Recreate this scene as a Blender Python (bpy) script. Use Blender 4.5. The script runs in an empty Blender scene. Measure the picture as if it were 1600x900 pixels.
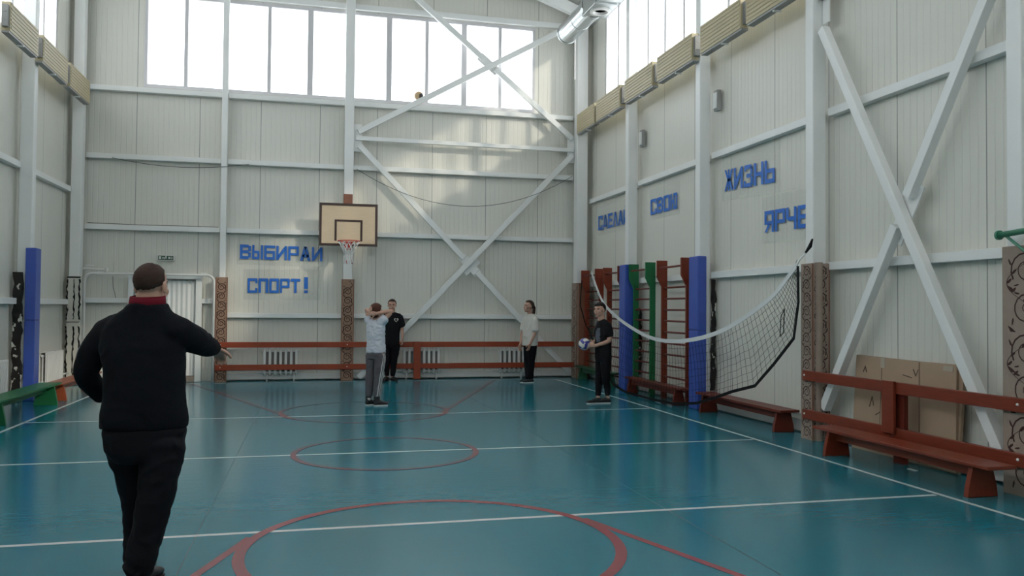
import bpy, bmesh, math, random
from mathutils import Vector, Matrix, noise
from mathutils.bvhtree import BVHTree
S = bpy.context.scene
C = S.collection
R = random.Random(7)
pi = math.pi
# ------------------------------------------------------------------ camera, sky, sun, exposure
CAM_H = 1.587
cy, sy, cp, sp, cr, sr = math.cos(.241055), math.sin(.241055), math.cos(.024024), math.sin(.024024), math.cos(.00817), math.sin(.00817)
fwd = Vector((sy * cp, cy * cp, sp)); rt = Vector((cy, -sy, 0)); up = rt.cross(fwd)
r2 = rt * cr + up * sr; u2 = up * cr - rt * sr
cam = bpy.data.cameras.new('camera'); cam.lens = 1278.06 * 36 / 1600; cam.sensor_width = 36; cam.clip_start = .05
co = bpy.data.objects.new('camera', cam); C.objects.link(co)
co.matrix_world = Matrix(((r2.x, u2.x, -fwd.x, 0), (r2.y, u2.y, -fwd.y, 0), (r2.z, u2.z, -fwd.z, CAM_H), (0, 0, 0, 1)))
S.camera = co
S.view_settings.view_transform = 'Standard'; S.view_settings.look = 'None'; S.view_settings.gamma = 1
S.view_settings.use_curve_mapping = False
S.view_settings.exposure = .74
W = bpy.data.worlds.new('sky'); S.world = W; W.use_nodes = True
bg = W.node_tree.nodes['Background']; bg.inputs['Color'].default_value = (.97, .98, .98, 1); bg.inputs['Strength'].default_value = 2.6
sun = bpy.data.lights.new('sun', 'SUN'); sun.energy = 1.05; sun.angle = math.radians(2.6); sun.color = (1, .88, .70)
so = bpy.data.objects.new('sun', sun); C.objects.link(so)
so.rotation_euler = Vector((-1, 1.3, -.67)).to_track_quat('-Z', 'Y').to_euler()

# ------------------------------------------------------------------ materials
def mat(name, col, rough=.5, metal=0, spec=.5, noise_amt=0, noise_scale=5, bump=0, bump_scale=40, stretch=(1, 1, 1), coat=0):
    m = bpy.data.materials.new(name); m.use_nodes = True
    n = m.node_tree.nodes; l = m.node_tree.links; b = n['Principled BSDF']
    b.inputs['Base Color'].default_value = (*col, 1); b.inputs['Roughness'].default_value = rough
    b.inputs['Metallic'].default_value = metal; b.inputs['Specular IOR Level'].default_value = spec
    b.inputs['Coat Weight'].default_value = coat
    tc = n.new('ShaderNodeTexCoord'); mp = n.new('ShaderNodeMapping'); mp.inputs['Scale'].default_value = stretch
    l.new(tc.outputs['Object'], mp.inputs['Vector'])
    if noise_amt:
        t = n.new('ShaderNodeTexNoise'); t.inputs['Scale'].default_value = noise_scale; t.inputs['Detail'].default_value = 5
        l.new(mp.outputs[0], t.inputs['Vector'])
        x = n.new('ShaderNodeMix'); x.data_type = 'RGBA'
        x.inputs['A'].default_value = (*[c * (1 - noise_amt) for c in col], 1); x.inputs['B'].default_value = (*[min(1, c * (1 + noise_amt)) for c in col], 1)
        l.new(t.outputs['Fac'], x.inputs['Factor']); l.new(x.outputs['Result'], b.inputs['Base Color'])
    if bump:
        t = n.new('ShaderNodeTexNoise'); t.inputs['Scale'].default_value = bump_scale; t.inputs['Detail'].default_value = 3
        l.new(mp.outputs[0], t.inputs['Vector'])
        u = n.new('ShaderNodeBump'); u.inputs['Strength'].default_value = bump; u.inputs['Distance'].default_value = .02
        l.new(t.outputs['Fac'], u.inputs['Height']); l.new(u.outputs[0], b.inputs['Normal'])
    return m
def panel_mat(name, col, axis, seam0, seam=1.23):
    """white sandwich panels: fine vertical ribs and a joint every 1.23 m"""
    m = mat(name, col, .42, noise_amt=.05, noise_scale=.8)
    n = m.node_tree.nodes; l = m.node_tree.links; b = n['Principled BSDF']
    tc = n.new('ShaderNodeTexCoord'); sx = n.new('ShaderNodeSeparateXYZ'); l.new(tc.outputs['Object'], sx.inputs[0])
    def math_(op, a, v, w=None):
        k = n.new('ShaderNodeMath'); k.operation = op
        if isinstance(a, (int, float)): k.inputs[0].default_value = a
        else: l.new(a, k.inputs[0])
        if isinstance(v, (int, float)): k.inputs[1].default_value = v
        else: l.new(v, k.inputs[1])
        return k.outputs[0]
    p = sx.outputs[axis]
    f1 = math_('FRACT', math_('DIVIDE', math_('SUBTRACT', p, seam0 - 40 * seam), seam), 0)
    s1 = math_('LESS_THAN', f1, .010)
    f2 = math_('FRACT', math_('DIVIDE', p, .1025), 0)
    tri = math_('ABSOLUTE', math_('SUBTRACT', f2, .5), 0)
    rib = math_('MINIMUM', math_('MULTIPLY', tri, 9), 1)
    h = math_('SUBTRACT', rib, math_('MULTIPLY', s1, 3))
    u = n.new('ShaderNodeBump'); u.inputs['Strength'].default_value = .6; u.inputs['Distance'].default_value = .006
    l.new(h, u.inputs['Height']); l.new(u.outputs[0], b.inputs['Normal'])
    mx = n.new('ShaderNodeMix'); mx.data_type = 'RGBA'; mx.inputs['B'].default_value = (.30, .305, .29, 1)
    l.new(s1, mx.inputs['Factor'])
    src = b.inputs['Base Color'].links[0].from_socket; l.new(src, mx.inputs['A']); l.new(mx.outputs['Result'], b.inputs['Base Color'])
    return m
WCOL = (.70, .69, .625)
M = {}
M['wall_x'] = panel_mat('wall_panel_back', WCOL, 0, -2.32)
M['wall_y'] = panel_mat('wall_panel_side', WCOL, 1, .35)
M['steel'] = mat('white_steel', (.80, .81, .79), .4, noise_amt=.04, noise_scale=3)
M['ceiling'] = mat('ceiling_sheet', (.72, .73, .71), .5)
M['frame'] = mat('window_plastic', (.62, .61, .62), .35)
M['white'] = mat('white_enamel', (.74, .73, .70), .35, noise_amt=.05)
M['brown'] = mat('red_brown_paint', (.20, .036, .017), .35, spec=.35, noise_amt=.25, noise_scale=6, stretch=(1, 1, 6), bump=.05)
M['brown_light'] = mat('orange_red_brown_paint', (.31, .060, .028), .35, spec=.3, noise_amt=.2, noise_scale=3)
M['brown_dark'] = mat('dark_red_brown_paint', (.14, .026, .016), .4, spec=.3, noise_amt=.2, noise_scale=5)
M['orange'] = mat('orange_brown_paint', (.32, .07, .025), .35, noise_amt=.15)
M['green'] = mat('green_paint', (.014, .14, .05), .4, spec=.3, noise_amt=.15)
M['green_dark'] = mat('dark_green_paint', (.02, .10, .05), .4, noise_amt=.2)
M['green_pipe'] = mat('green_pipe_paint', (.04, .20, .12), .35)
M['blue'] = mat('blue_vinyl', (.045, .095, .42), .36, noise_amt=.08, noise_scale=8, bump=.12, bump_scale=9)
M['seam'] = mat('blue_vinyl_seam', (.02, .045, .23), .5)
M['tape'] = mat('blue_tape', (.016, .155, .60), .35, noise_amt=.25, noise_scale=25, stretch=(1, 1, 3))
M['damask'] = mat('damask_cloth', (.33, .26, .215), .85, noise_amt=.15, noise_scale=12, spec=.12)
M['damask_w'] = mat('damask_cloth_warm', (.33, .215, .155), .85, noise_amt=.15, noise_scale=12, spec=.12)
M['scroll'] = mat('damask_scroll', (.055, .024, .02), .9)
M['wood_brown'] = mat('brown_board', (.21, .085, .05), .6, noise_amt=.3, noise_scale=9)
M['heater'] = mat('cream_casing', (.50, .43, .27), .5, noise_amt=.08, noise_scale=4)
M['fins'] = mat('grey_fins', (.30, .30, .29), .5)
M['galv'] = mat('galvanised_duct', (.46, .49, .49), .3, metal=.75, noise_amt=.12, noise_scale=10)
M['black'] = mat('black_cloth_tape', (.012, .012, .013), .7, spec=.12)
M['cord'] = mat('net_cord', (.02, .02, .02), .8, spec=.12)
M['wire'] = mat('dark_cable', (.08, .08, .08), .6)
M['gap_shade'] = mat('gap_shade_grey', (.20, .195, .18), .8)  # shade between radiator sections, put into the colour
M['net_white'] = mat('white_tape', (.72, .74, .74), .6)
M['ply'] = mat('plywood', (.58, .46, .32), .45, noise_amt=.10, noise_scale=5, stretch=(1, 1, 7))
M['dark_line'] = mat('dark_brown_line', (.035, .016, .012), .5)
M['rim'] = mat('red_rim_paint', (.42, .03, .03), .4)
M['card'] = mat('cardboard', (.40, .29, .20), .8, noise_amt=.12, noise_scale=3)
M['card_line'] = mat('cardboard_crease', (.17, .11, .07), .9)
M['pen'] = mat('pen_mark', (.09, .06, .045), .9)
M['tape_clear'] = mat('packing_tape', (.46, .40, .32), .25)
M['sign_green'] = mat('exit_sign_green', (.03, .10, .06), .4)
M['skin'] = mat('skin', (.52, .30, .22), .5, noise_amt=.06, noise_scale=20)
M['lip'] = mat('lips', (.36, .13, .11), .5)
M['eye'] = mat('eye_dark', (.05, .035, .03), .3)
M['hair_brown'] = mat('hair_brown', (.050, .030, .024), .8, spec=.15, noise_amt=.4, noise_scale=60)
M['hair_dark'] = mat('hair_dark', (.014, .010, .009), .55, spec=.2, noise_amt=.4, noise_scale=60)
M['hair_red'] = mat('hair_auburn', (.075, .026, .017), .6, spec=.2, noise_amt=.4, noise_scale=60)
M['hair_chest'] = mat('hair_chestnut', (.06, .035, .025), .6, spec=.2, noise_amt=.4, noise_scale=60)
M['jumper'] = mat('black_knit', (.008, .009, .012), .9, bump=.25, bump_scale=120, spec=.12)
M['trouser'] = mat('black_trouser', (.009, .0085, .011), .75, bump=.15, bump_scale=30, spec=.12)
M['collar'] = mat('dark_red_knit', (.135, .008, .018), .8, spec=.12)
M['tee_black'] = mat('black_jersey', (.010, .010, .012), .8, spec=.12)
M['tee_white'] = mat('white_jersey', (.56, .58, .64), .8, spec=.12)
M['tee_cream'] = mat('cream_jersey', (.62, .60, .55), .8, spec=.12)
M['print'] = mat('grey_print', (.10, .115, .14), .8, noise_amt=.6, noise_scale=14, spec=.12)
M['grey'] = mat('grey_jersey', (.115, .105, .115), .8, spec=.12)
M['shoe'] = mat('black_shoe', (.012, .012, .014), .6)
M['sole'] = mat('white_sole', (.62, .62, .62), .5)
M['sole_black'] = mat('black_sole', (.015, .015, .015), .6)
M['sock'] = mat('white_sock', (.62, .60, .58), .8, spec=.12)
M['patch'] = mat('grey_sleeve_patch', (.20, .20, .21), .7)
M['ball_white'] = mat('ball_white', (.66, .64, .56), .45)
M['ball_blue'] = mat('ball_blue', (.04, .045, .27), .45)
M['ball_brown'] = mat('ball_brown', (.50, .36, .20), .6)
M['ball_black'] = mat('ball_black', (.03, .02, .018), .6)
def spotted(name, a, b, scale, thr, stretch):
    m = mat(name, a, .8); n = m.node_tree.nodes; l = m.node_tree.links; bs = n['Principled BSDF']
    t = n.new('ShaderNodeTexNoise'); t.inputs['Scale'].default_value = scale; t.inputs['Detail'].default_value = 3
    l.new(n['Mapping'].outputs[0], t.inputs['Vector']); n['Mapping'].inputs['Scale'].default_value = stretch
    g = n.new('ShaderNodeMath'); g.operation = 'GREATER_THAN'; g.inputs[1].default_value = thr; l.new(t.outputs['Fac'], g.inputs[0])
    x = n.new('ShaderNodeMix'); x.data_type = 'RGBA'; x.inputs['A'].default_value = (*a, 1); x.inputs['B'].default_value = (*b, 1)
    l.new(g.outputs[0], x.inputs['Factor']); l.new(x.outputs['Result'], bs.inputs['Base Color'])
    return m
M['torn'] = spotted('torn_foam', (.012, .010, .009), (.62, .60, .54), 11, .60, (1, 1, .6))
M['peel'] = spotted('peeling_white_pad', (.60, .58, .51), (.05, .03, .022), 4.2, .70, (4, 4, .6))
def floor_mat(name, col, alt, rough, amt):
    m = mat(name, col, rough, spec=.5); n = m.node_tree.nodes; l = m.node_tree.links; b = n['Principled BSDF']
    tc = n['Texture Coordinate']
    t = n.new('ShaderNodeTexNoise'); t.inputs['Scale'].default_value = .35; t.inputs['Detail'].default_value = 6; l.new(tc.outputs['Object'], t.inputs['Vector'])
    x = n.new('ShaderNodeMix'); x.data_type = 'RGBA'; x.inputs['A'].default_value = (*col, 1); x.inputs['B'].default_value = (*alt, 1)
    l.new(t.outputs['Fac'], x.inputs['Factor']); l.new(x.outputs['Result'], b.inputs['Base Color'])
    mp = n.new('ShaderNodeMapping'); mp.inputs['Scale'].default_value = (1.6, 7, 1); l.new(tc.outputs['Object'], mp.inputs['Vector'])
    t2 = n.new('ShaderNodeTexNoise'); t2.inputs['Scale'].default_value = 2.2; t2.inputs['Detail'].default_value = 5; l.new(mp.outputs[0], t2.inputs['Vector'])
    u = n.new('ShaderNodeBump'); u.inputs['Strength'].default_value = amt; u.inputs['Distance'].default_value = .01
    l.new(t2.outputs['Fac'], u.inputs['Height']); l.new(u.outputs[0], b.inputs['Normal'])
    return m
M['floor'] = floor_mat('floor_paint', (.007, .160, .220), (.013, .185, .240), .17, .10)
M['line_white'] = floor_mat('floor_line_white', (.66, .70, .68), (.58, .62, .60), .25, .10)
M['line_red'] = floor_mat('floor_line_red', (.30, .045, .055), (.22, .055, .065), .22, .10)
M['floor_seam'] = floor_mat('floor_seam', (.008, .05, .065), (.01, .06, .07), .4, .1)
def glass_mat():
    m = bpy.data.materials.new('window_glass'); m.use_nodes = True; n = m.node_tree.nodes; l = m.node_tree.links; n.clear()
    o = n.new('ShaderNodeOutputMaterial'); t = n.new('ShaderNodeBsdfTransparent'); t.inputs[0].default_value = (.93, .95, .97, 1)
    g = n.new('ShaderNodeBsdfGlossy'); g.inputs['Roughness'].default_value = .05; x = n.new('ShaderNodeMixShader'); x.inputs[0].default_value = .05
    l.new(t.outputs[0], x.inputs[1]); l.new(g.outputs[0], x.inputs[2]); l.new(x.outputs[0], o.inputs[0]); return m
M['glass'] = glass_mat()
def film_mat():
    m = bpy.data.materials.new('plastic_film'); m.use_nodes = True; n = m.node_tree.nodes; l = m.node_tree.links; n.clear()
    o = n.new('ShaderNodeOutputMaterial'); t = n.new('ShaderNodeBsdfTransparent'); t.inputs[0].default_value = (.985, .99, .985, 1)
    g = n.new('ShaderNodeBsdfPrincipled'); g.inputs['Base Color'].default_value = (.80, .81, .78, 1); g.inputs['Roughness'].default_value = .22
    tc = n.new('ShaderNodeTexCoord'); k = n.new('ShaderNodeTexNoise'); k.inputs['Scale'].default_value = 3.5; k.inputs['Detail'].default_value = 2; k.inputs['Distortion'].default_value = 1.5
    mp = n.new('ShaderNodeMapping'); mp.inputs['Scale'].default_value = (1, 1, 3); l.new(tc.outputs['Object'], mp.inputs[0]); l.new(mp.outputs[0], k.inputs['Vector'])
    u = n.new('ShaderNodeBump'); u.inputs['Strength'].default_value = .8; u.inputs['Distance'].default_value = .05; l.new(k.outputs['Fac'], u.inputs['Height']); l.new(u.outputs[0], g.inputs['Normal'])
    x = n.new('ShaderNodeMixShader'); x.inputs[0].default_value = .14
    l.new(t.outputs[0], x.inputs[1]); l.new(g.outputs[0], x.inputs[2]); l.new(x.outputs[0], o.inputs[0]); return m
M['film'] = film_mat()

# ------------------------------------------------------------------ mesh helpers
class MB:
    def __init__(s): s.v = []; s.f = []; s.m = []
    def add(s, vs, fs, m=0):
        o = len(s.v); s.v += [Vector(p) for p in vs]; s.f += [[i + o for i in f] for f in fs]; s.m += [m] * len(fs); return s
    def box(s, x0, x1, y0, y1, z0, z1, m=0):
        return s.add([(x, y, z) for z in (z0, z1) for y in (y0, y1) for x in (x0, x1)],
                     [(0, 2, 3, 1), (4, 5, 7, 6), (0, 1, 5, 4), (2, 6, 7, 3), (0, 4, 6, 2), (1, 3, 7, 5)], m)
    def prism(s, pts, d, m=0):
        """closed polygon pts (3D) extruded by vector d"""
        n = len(pts); d = Vector(d); P = [Vector(p) for p in pts]
        return s.add(P + [p + d for p in P], [list(range(n))[::-1], list(range(n, 2 * n))] + [(i, (i + 1) % n, n + (i + 1) % n, n + i) for i in range(n)], m)
    def bar(s, a, b, w, h, side=(0, 0, 1), m=0):
        """rectangular bar from a to b; w along side x dir, h along the third axis"""
        a, b = Vector(a), Vector(b); t = (b - a).normalized(); u = Vector(side).cross(t).normalized() * w / 2; k = t.cross(u).normalized() * h / 2
        return s.prism([a - u - k, a + u - k, a + u + k, a - u + k], b - a, m)
    def tube(s, pts, r, n=8, m=0, close=False):
        P = [Vector(p) for p in pts]; k = len(P); rr = r if isinstance(r, (list, tuple)) else [r] * k
        o = len(s.v); ref = None
        for i, p in enumerate(P):
            t = (P[(i + 1) % k] - P[i - 1] if close else P[min(i + 1, k - 1)] - P[max(i - 1, 0)]).normalized()
            if ref is None: ref = t.orthogonal().normalized()
            ref = (ref - t * ref.dot(t)).normalized(); b = t.cross(ref)
            for j in range(n):
                a = 2 * pi * j / n; s.v.append(p + (ref * math.cos(a) + b * math.sin(a)) * rr[i])
        for i in range(k if close else k - 1):
            for j in range(n):
                i2 = (i + 1) % k
                s.f.append([o + i * n + j, o + i * n + (j + 1) % n, o + i2 * n + (j + 1) % n, o + i2 * n + j]); s.m.append(m)
        if not close:
            s.f.append([o + j for j in range(n)][::-1]); s.f.append([o + (k - 1) * n + j for j in range(n)]); s.m += [m, m]
        return s
    def lathe(s, c, prof, n=20, axis='z', m=0):
        """profile [(r,h)] turned about an axis through c"""
        o = len(s.v); c = Vector(c)
        for r, h in prof:
            for j in range(n):
                a = 2 * pi * j / n; q = (r * math.cos(a), r * math.sin(a), h)
                s.v.append(c + Vector(q if axis == 'z' else (q[0], q[2], q[1]) if axis == 'y' else (q[2], q[0], q[1])))
        for i in range(len(prof) - 1):
            for j in range(n):
                s.f.append([o + i * n + j, o + i * n + (j + 1) % n, o + (i + 1) * n + (j + 1) % n, o + (i + 1) * n + j]); s.m.append(m)
        s.f.append([o + j for j in range(n)][::-1]); s.f.append([o + (len(prof) - 1) * n + j for j in range(n)]); s.m += [m, m]
        return s
    def loft(s, st, n=20, m=0, p=2.0):
        """stations (centre, A, B, ra, rb): super-ellipse rings with flat caps"""
        o = len(s.v)
        for c, A, B, ra, rb in st:
            c, A, B = Vector(c), Vector(A), Vector(B)
            for j in range(n):
                a = 2 * pi * j / n; ca, sa = math.cos(a), math.sin(a)
                s.v.append(c + A * ra * math.copysign(abs(ca) ** (2 / p), ca) + B * rb * math.copysign(abs(sa) ** (2 / p), sa))
        k = len(st)
        for i in range(k - 1):
            for j in range(n):
                s.f.append([o + i * n + j, o + i * n + (j + 1) % n, o + (i + 1) * n + (j + 1) % n, o + (i + 1) * n + j]); s.m.append(m)
        s.f.append([o + j for j in range(n)][::-1]); s.f.append([o + (k - 1) * n + j for j in range(n)]); s.m += [m, m]
        return s
    def ell(s, c, r, F=(0, 1, 0), U=(0, 0, 1), n=16, k=10, m=0):
        """ellipsoid, r = (right, forward, up)"""
        c, F, U = Vector(c), Vector(F).normalized(), Vector(U); Rr = F.cross(U).normalized(); U = Rr.cross(F)
        st = []
        for i in range(k + 1):
            a = -pi / 2 + pi * i / k; q = max(math.cos(a), .02)
            st.append((c + U * r[2] * math.sin(a), Rr, F, r[0] * q, r[1] * q))
        return s.loft(st, n, m)

def wloc(o):
    p = Vector(); 
    while o: p += o.location; o = o.parent
    return p
def obj(name, mb, mats, parent=None, bevel=0, smooth=False, base=None, seg=2):
    me = bpy.data.meshes.new(name)
    off = wloc(parent) if parent else Vector(base or (0, 0, 0))
    me.from_pydata([tuple(p - off) for p in mb.v], [], mb.f)
    for k in (mats if isinstance(mats, (list, tuple)) else [mats]): me.materials.append(M[k] if isinstance(k, str) else k)
    me.polygons.foreach_set('material_index', mb.m)
    bm = bmesh.new(); bm.from_mesh(me); bmesh.ops.recalc_face_normals(bm, faces=bm.faces); bm.to_mesh(me); bm.free()
    if smooth: me.polygons.foreach_set('use_smooth', [True] * len(me.polygons))
    o = bpy.data.objects.new(name, me); C.objects.link(o)
    if parent: o.parent = parent
    else: o.location = off
    if bevel:
        b = o.modifiers.new('bevel', 'BEVEL'); b.width = bevel; b.segments = seg; b.limit_method = 'ANGLE'; b.angle_limit = math.radians(40)
    return o
def thing(name, label, cat, loc=(0, 0, 0), group=None, kind=None):
    o = bpy.data.objects.new(name, None); o.empty_display_size = .1; C.objects.link(o); o.location = loc
    return tag(o, label, cat, group, kind)
def tag(o, label=None, cat=None, group=None, kind=None):
    for k, v in (('label', label), ('category', cat), ('group', group), ('kind', kind)):
        if v: o[k] = v
    return o
def struct(name, mb, m, parent=None, label=None, **k):
    o = obj(name, mb, m, parent, **k)
    if not parent: o['kind'] = 'structure'
    if label: o['label'] = label
    return o

# ------------------------------------------------------------------ the hall
XL, XR, YB, YF = -4.74, 6.28, 18.2, -.7
XC = .77
SILL, HEAD = 5.9, 8.12
EAVE = 8.55
def gable(y): return 9.9
# floor with its painted lines
fl = MB().box(XL - .3, XR + .3, YF - .3, YB + .3, -.2, 0)
LW = .05
def stripe(a, b, w, m, z=.0012):
    a, b = Vector((*a, z)), Vector((*b, z)); d = (b - a).normalized(); n = Vector((-d.y, d.x, 0)) * w / 2
    fl.add([a - n, b - n, b + n, a + n], [(0, 1, 2, 3)], m)
def ring(c, r, w, m, z, a0=0, a1=2 * pi, n=96):
    P = []
    for i in range(n + 1):
        a = a0 + (a1 - a0) * i / n
        P += [(c[0] + (r - w / 2) * math.cos(a), c[1] + (r - w / 2) * math.sin(a), z), (c[0] + (r + w / 2) * math.cos(a), c[1] + (r + w / 2) * math.sin(a), z)]
    fl.add(P, [(2 * i, 2 * i + 1, 2 * i + 3, 2 * i + 2) for i in range(n)], m)
xl, xr = -3.69, 5.31
stripe((xl, -.6), (xl, 17.6), LW, 1); stripe((xr, -.6), (xr, 17.6), LW, 1)
stripe((xl, 17.58), (xr, 17.58), LW, 1)
for y in (6.02, 9.03, 12.16): stripe((xl - .02, y), (xr - .05, y), LW, 1)
ring((.82, 9.03), .98, .06, 2, .0024)
ring((.82, 5.46), 1.24, .075, 2, .0024); ring((.82, 12.6), 1.24, .06, 2, .0024)
for s in (-1, 1):
    stripe((.82 + s * 1.20, 5.90), (.82 + s * 3.31, -.4), .06, 2, .0018)
    stripe((.82 + s * 1.12, 12.22), (.82 + s * 3.1, 17.5), .06, 2, .0018)
for x in (-.75, 2.75): stripe((x, -.6), (x + .02, 17.5), .006, 3, .0006)
fo = struct('floor', fl, ['floor', 'line_white', 'line_red', 'floor_seam'])
# walls
def wall_with_window(mb, axis, p0, p1, a0, a1, w0, w1, zt, zs=SILL, zh=HEAD):
    """slab p0..p1 thick, running a0..a1, opening w0..w1 x zs..zh"""
    for (s, e, b, t) in ((a0, a1, 0, zs), (a0, a1, zh, zt), (a0, w0, zs, zh), (w1, a1, zs, zh)):
        if axis == 'x': mb.box(s, e, p0, p1, b, t)
        else: mb.box(p0, p1, s, e, b, t)
w = MB(); wall_with_window(w, 'x', YB, YB + .15, XL - .15, XR + .15, -3.42, 4.98, EAVE, 6.1, 8.08)
w.prism([(XL - .15, YB, EAVE), (XR + .15, YB, EAVE), (XC, YB, EAVE + 2.0)], (0, .15, 0))
struct('wall_back', w, 'wall_x')
w = MB(); wall_with_window(w, 'y', XR, XR + .15, YF, YB, .5, 17.05, EAVE); struct('wall_right', w, 'wall_y')
w = MB(); wall_with_window(w, 'y', XL - .15, XL, YF, YB, .5, 17.05, EAVE); struct('wall_left', w, 'wall_y')
w = MB(); wall_with_window(w, 'x', YF - .15, YF, XL - .15, XR + .15, -3.42, 4.98, EAVE, 6.1, 8.08); w.prism([(XL - .15, YF - .15, EAVE), (XR + .15, YF - .15, EAVE), (XC, YF - .15, EAVE + 2.0)], (0, .15, 0))
struct('wall_front', w, 'wall_x')
w = MB()
for s in (-1, 1):
    xe = XL - .2 if s < 0 else XR + .2
    w.prism([(xe, YF - .2, EAVE - .03), (XC, YF - .2, EAVE + 2.0), (XC, YF - .2, EAVE + 2.12), (xe, YF - .2, EAVE + .09)], (0, YB - YF + .4, 0))
struct('ceiling', w, 'ceiling')
nt = [0]
def trim(mb, m='steel', bevel=.004):
    nt[0] += 1; return struct('trim_%d' % nt[0], mb, m, bevel=bevel)
# roof rafters and eave beams
for y in (17.7, 14.9, 11.9, 8.9, 5.9):
    for s in (-1, 1):
        xe = XL + .1 if s < 0 else XR - .1
        trim(MB().prism([(xe, y, 8.16), (XC, y, 10.05), (XC, y, 10.3), (xe, y, 8.42)], (0, .14, 0)))
for x0 in (XL, XR - .12): trim(MB().box(x0, x0 + .12, YF, YB, 8.14, 8.3))
trim(MB().box(-3.5, 5.86, YB - .1, YB, 8.10, 8.22))
# girts on the back wall
for z, xa, xb in ((5.955, -4.45, 5.88), (4.56, -4.45, 5.88), (3.11, -4.45, 5.88)):
    for s0, s1 in ((xa, -1.87), (-1.73, .66), (.86, xb)):
        trim(MB().box(s0, s1, 18.05, YB, z, z + .1))
for s0, s1 in ((-4.43, -3.62), (-2.2, -1.98), (-1.73, .66), (.9, 5.86)):
    trim(MB().box(s0, s1, 18.06, YB, 1.33 if s0 > -1.9 else 1.62, 1.43 if s0 > -1.9 else 1.72))
# girts on the side walls
cols = [5.9, 8.94, 11.96, 14.98]
edges = [1.5, 2.9] + cols + [17.85]
ys = [-.6, 2.92] + cols + [17.85]
for i in range(len(ys) - 1):
    a, b = ys[i] + .11, ys[i + 1] - .11
    for z in (2.08, 3.98):
        trim(MB().box(6.17, XR, a, b, z, z + .1))
    for z in (1.58, 3.81):
        if b > 11: trim(MB().box(XL, -4.63, a, b, z, z + .1))
# baseboards
struct('baseboard_back', MB().box(-1.7, 6.2, 18.06, YB, .03, .16), 'white', bevel=.004)
struct('baseboard_right', MB().box(6.21, XR, YF, 18.0, .02, .17), 'white', bevel=.004)
struct('baseboard_left', MB().box(XL, -4.67, YF, 18.0, .02, .15), 'white', bevel=.004)

# windows
nw = [0]
def window(edges_, pos, axis, z0, z1, mw=.075, wide=()):
    nw[0] += 1
    root = bpy.data.objects.new('window_%d' % nw[0], None); C.objects.link(root)
    root.location = (pos, edges_[0], z0) if axis == 'y' else (edges_[0], pos, z0); root['kind'] = 'structure'
    def bx(a0, a1, d0, d1, b, t):
        return MB().box(a0, a1, pos + d0, pos + d1, b, t) if axis == 'x' else MB().box(pos + d0, pos + d1, a0, a1, b, t)
    f = MB()
    for (a0, a1, b, t) in ((edges_[0], edges_[-1], z0, z0 + .07), (edges_[0], edges_[-1], z1 - .07, z1), (edges_[0], edges_[0] + .06, z0 + .07, z1 - .07), (edges_[-1] - .06, edges_[-1], z0 + .07, z1 - .07)):
        q = bx(a0, a1, -.04, .04, b, t); f.add(q.v, q.f)
    obj('window_frame', f, 'frame', root, .004)
    for i, e in enumerate(edges_[1:-1]):
        hw = .06 if (i + 1) in wide else mw / 2
        obj('mullion', bx(e - hw, e + hw, -.045, .045, z0 + .07, z1 - .07), 'frame', root, .004)
    for a, b in zip(edges_[:-1], edges_[1:]):
        obj('pane', bx(a + .03, b - .03, -.004, .004, z0 + .06, z1 - .06), 'glass', root)
    return root
window([-3.42, -2.61, -1.80, -.935, -.08, .76, 1.62, 2.46, 3.31, 4.145, 4.98], YB + .03, 'x', 6.1, 8.08, .075, (4, 6, 8))
ye = [17.05 - .79 * i for i in range(22)][::-1]
window(ye, XR + .05, 'y', SILL, HEAD)
window(ye, XL - .05, 'y', SILL, HEAD)
window([-3.42, -2.61, -1.80, -.935, -.08, .76, 1.62, 2.46, 3.31, 4.145, 4.98], YF - .03, 'x', 6.1, 8.08, .075, (4, 6, 8))  # assumed window behind the camera, unseen, added for more frontal light
# door: accordion leaf in a white frame on the back wall
door = bpy.data.objects.new('door_1', None); C.objects.link(door); door.location = (-2.7, 18.15, 0); door['kind'] = 'structure'
obj('door_frame', MB().box(-3.62, -3.52, 18.04, YB, 0, 2.12).box(-2.32, -2.2, 18.04, YB, 0, 2.12).box(-3.62, -2.2, 18.03, YB, 2.12, 2.2), 'steel', door, .004)
lf = MB()
for i in range(12):
    x = -3.50 + i * .097
    lf.prism([(x, 18.13, .12), (x + .0485, 18.10, .12), (x + .097, 18.13, .12), (x + .097, 18.16, .12), (x, 18.16, .12)], (0, 0, 1.97))
obj('door_leaf', lf, 'steel', door)
obj('threshold', MB().box(-3.52, -2.32, 18.06, YB, 0, .11), 'damask', door)

# ------------------------------------------------------------------ columns
def column(name, label, x0, x1, y0, y1, zt, parts=True):
    o = obj(name, MB().box(x0, x1, y0, y1, 0, zt), 'steel', bevel=.012, base=((x0 + x1) / 2, (y0 + y1) / 2, 0))
    return tag(o, label, 'column')
RC = ['white steel column at the right edge of the frame, rising above the widest damask padding',
      'white steel column on the right wall just left of the big crossed braces',
      'white steel column on the right wall rising out of the nearer, taller looking blue pad',
      'white steel column on the right wall rising behind the farther blue pad and red ladders']
for y, lab in zip(cols, RC): column('steel_column', lab, 5.98, 6.165, y - .08, y + .08, 8.25)
column('steel_column', 'white steel column in the right back corner beside the damask corner pad', 5.88, 6.13, 17.75, 18.0, 8.2)
column('steel_column', 'white steel column in the left back corner above peeling white padding', -4.65, -4.455, 17.78, 18.0, 8.2)
column('steel_column', 'white steel column on the left wall behind the single blue pad', -4.66, -4.46, 14.88, 15.05, 8.25)
column('steel_column', 'wide white steel column in the middle of the back wall carrying the basketball backboard', .665, .86, 17.93, 18.1, 9.8)
column('steel_post', 'slim white steel post on the back wall left of the upper blue taped word', -1.86, -1.74, 17.99, 18.12, 8.5)

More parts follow.
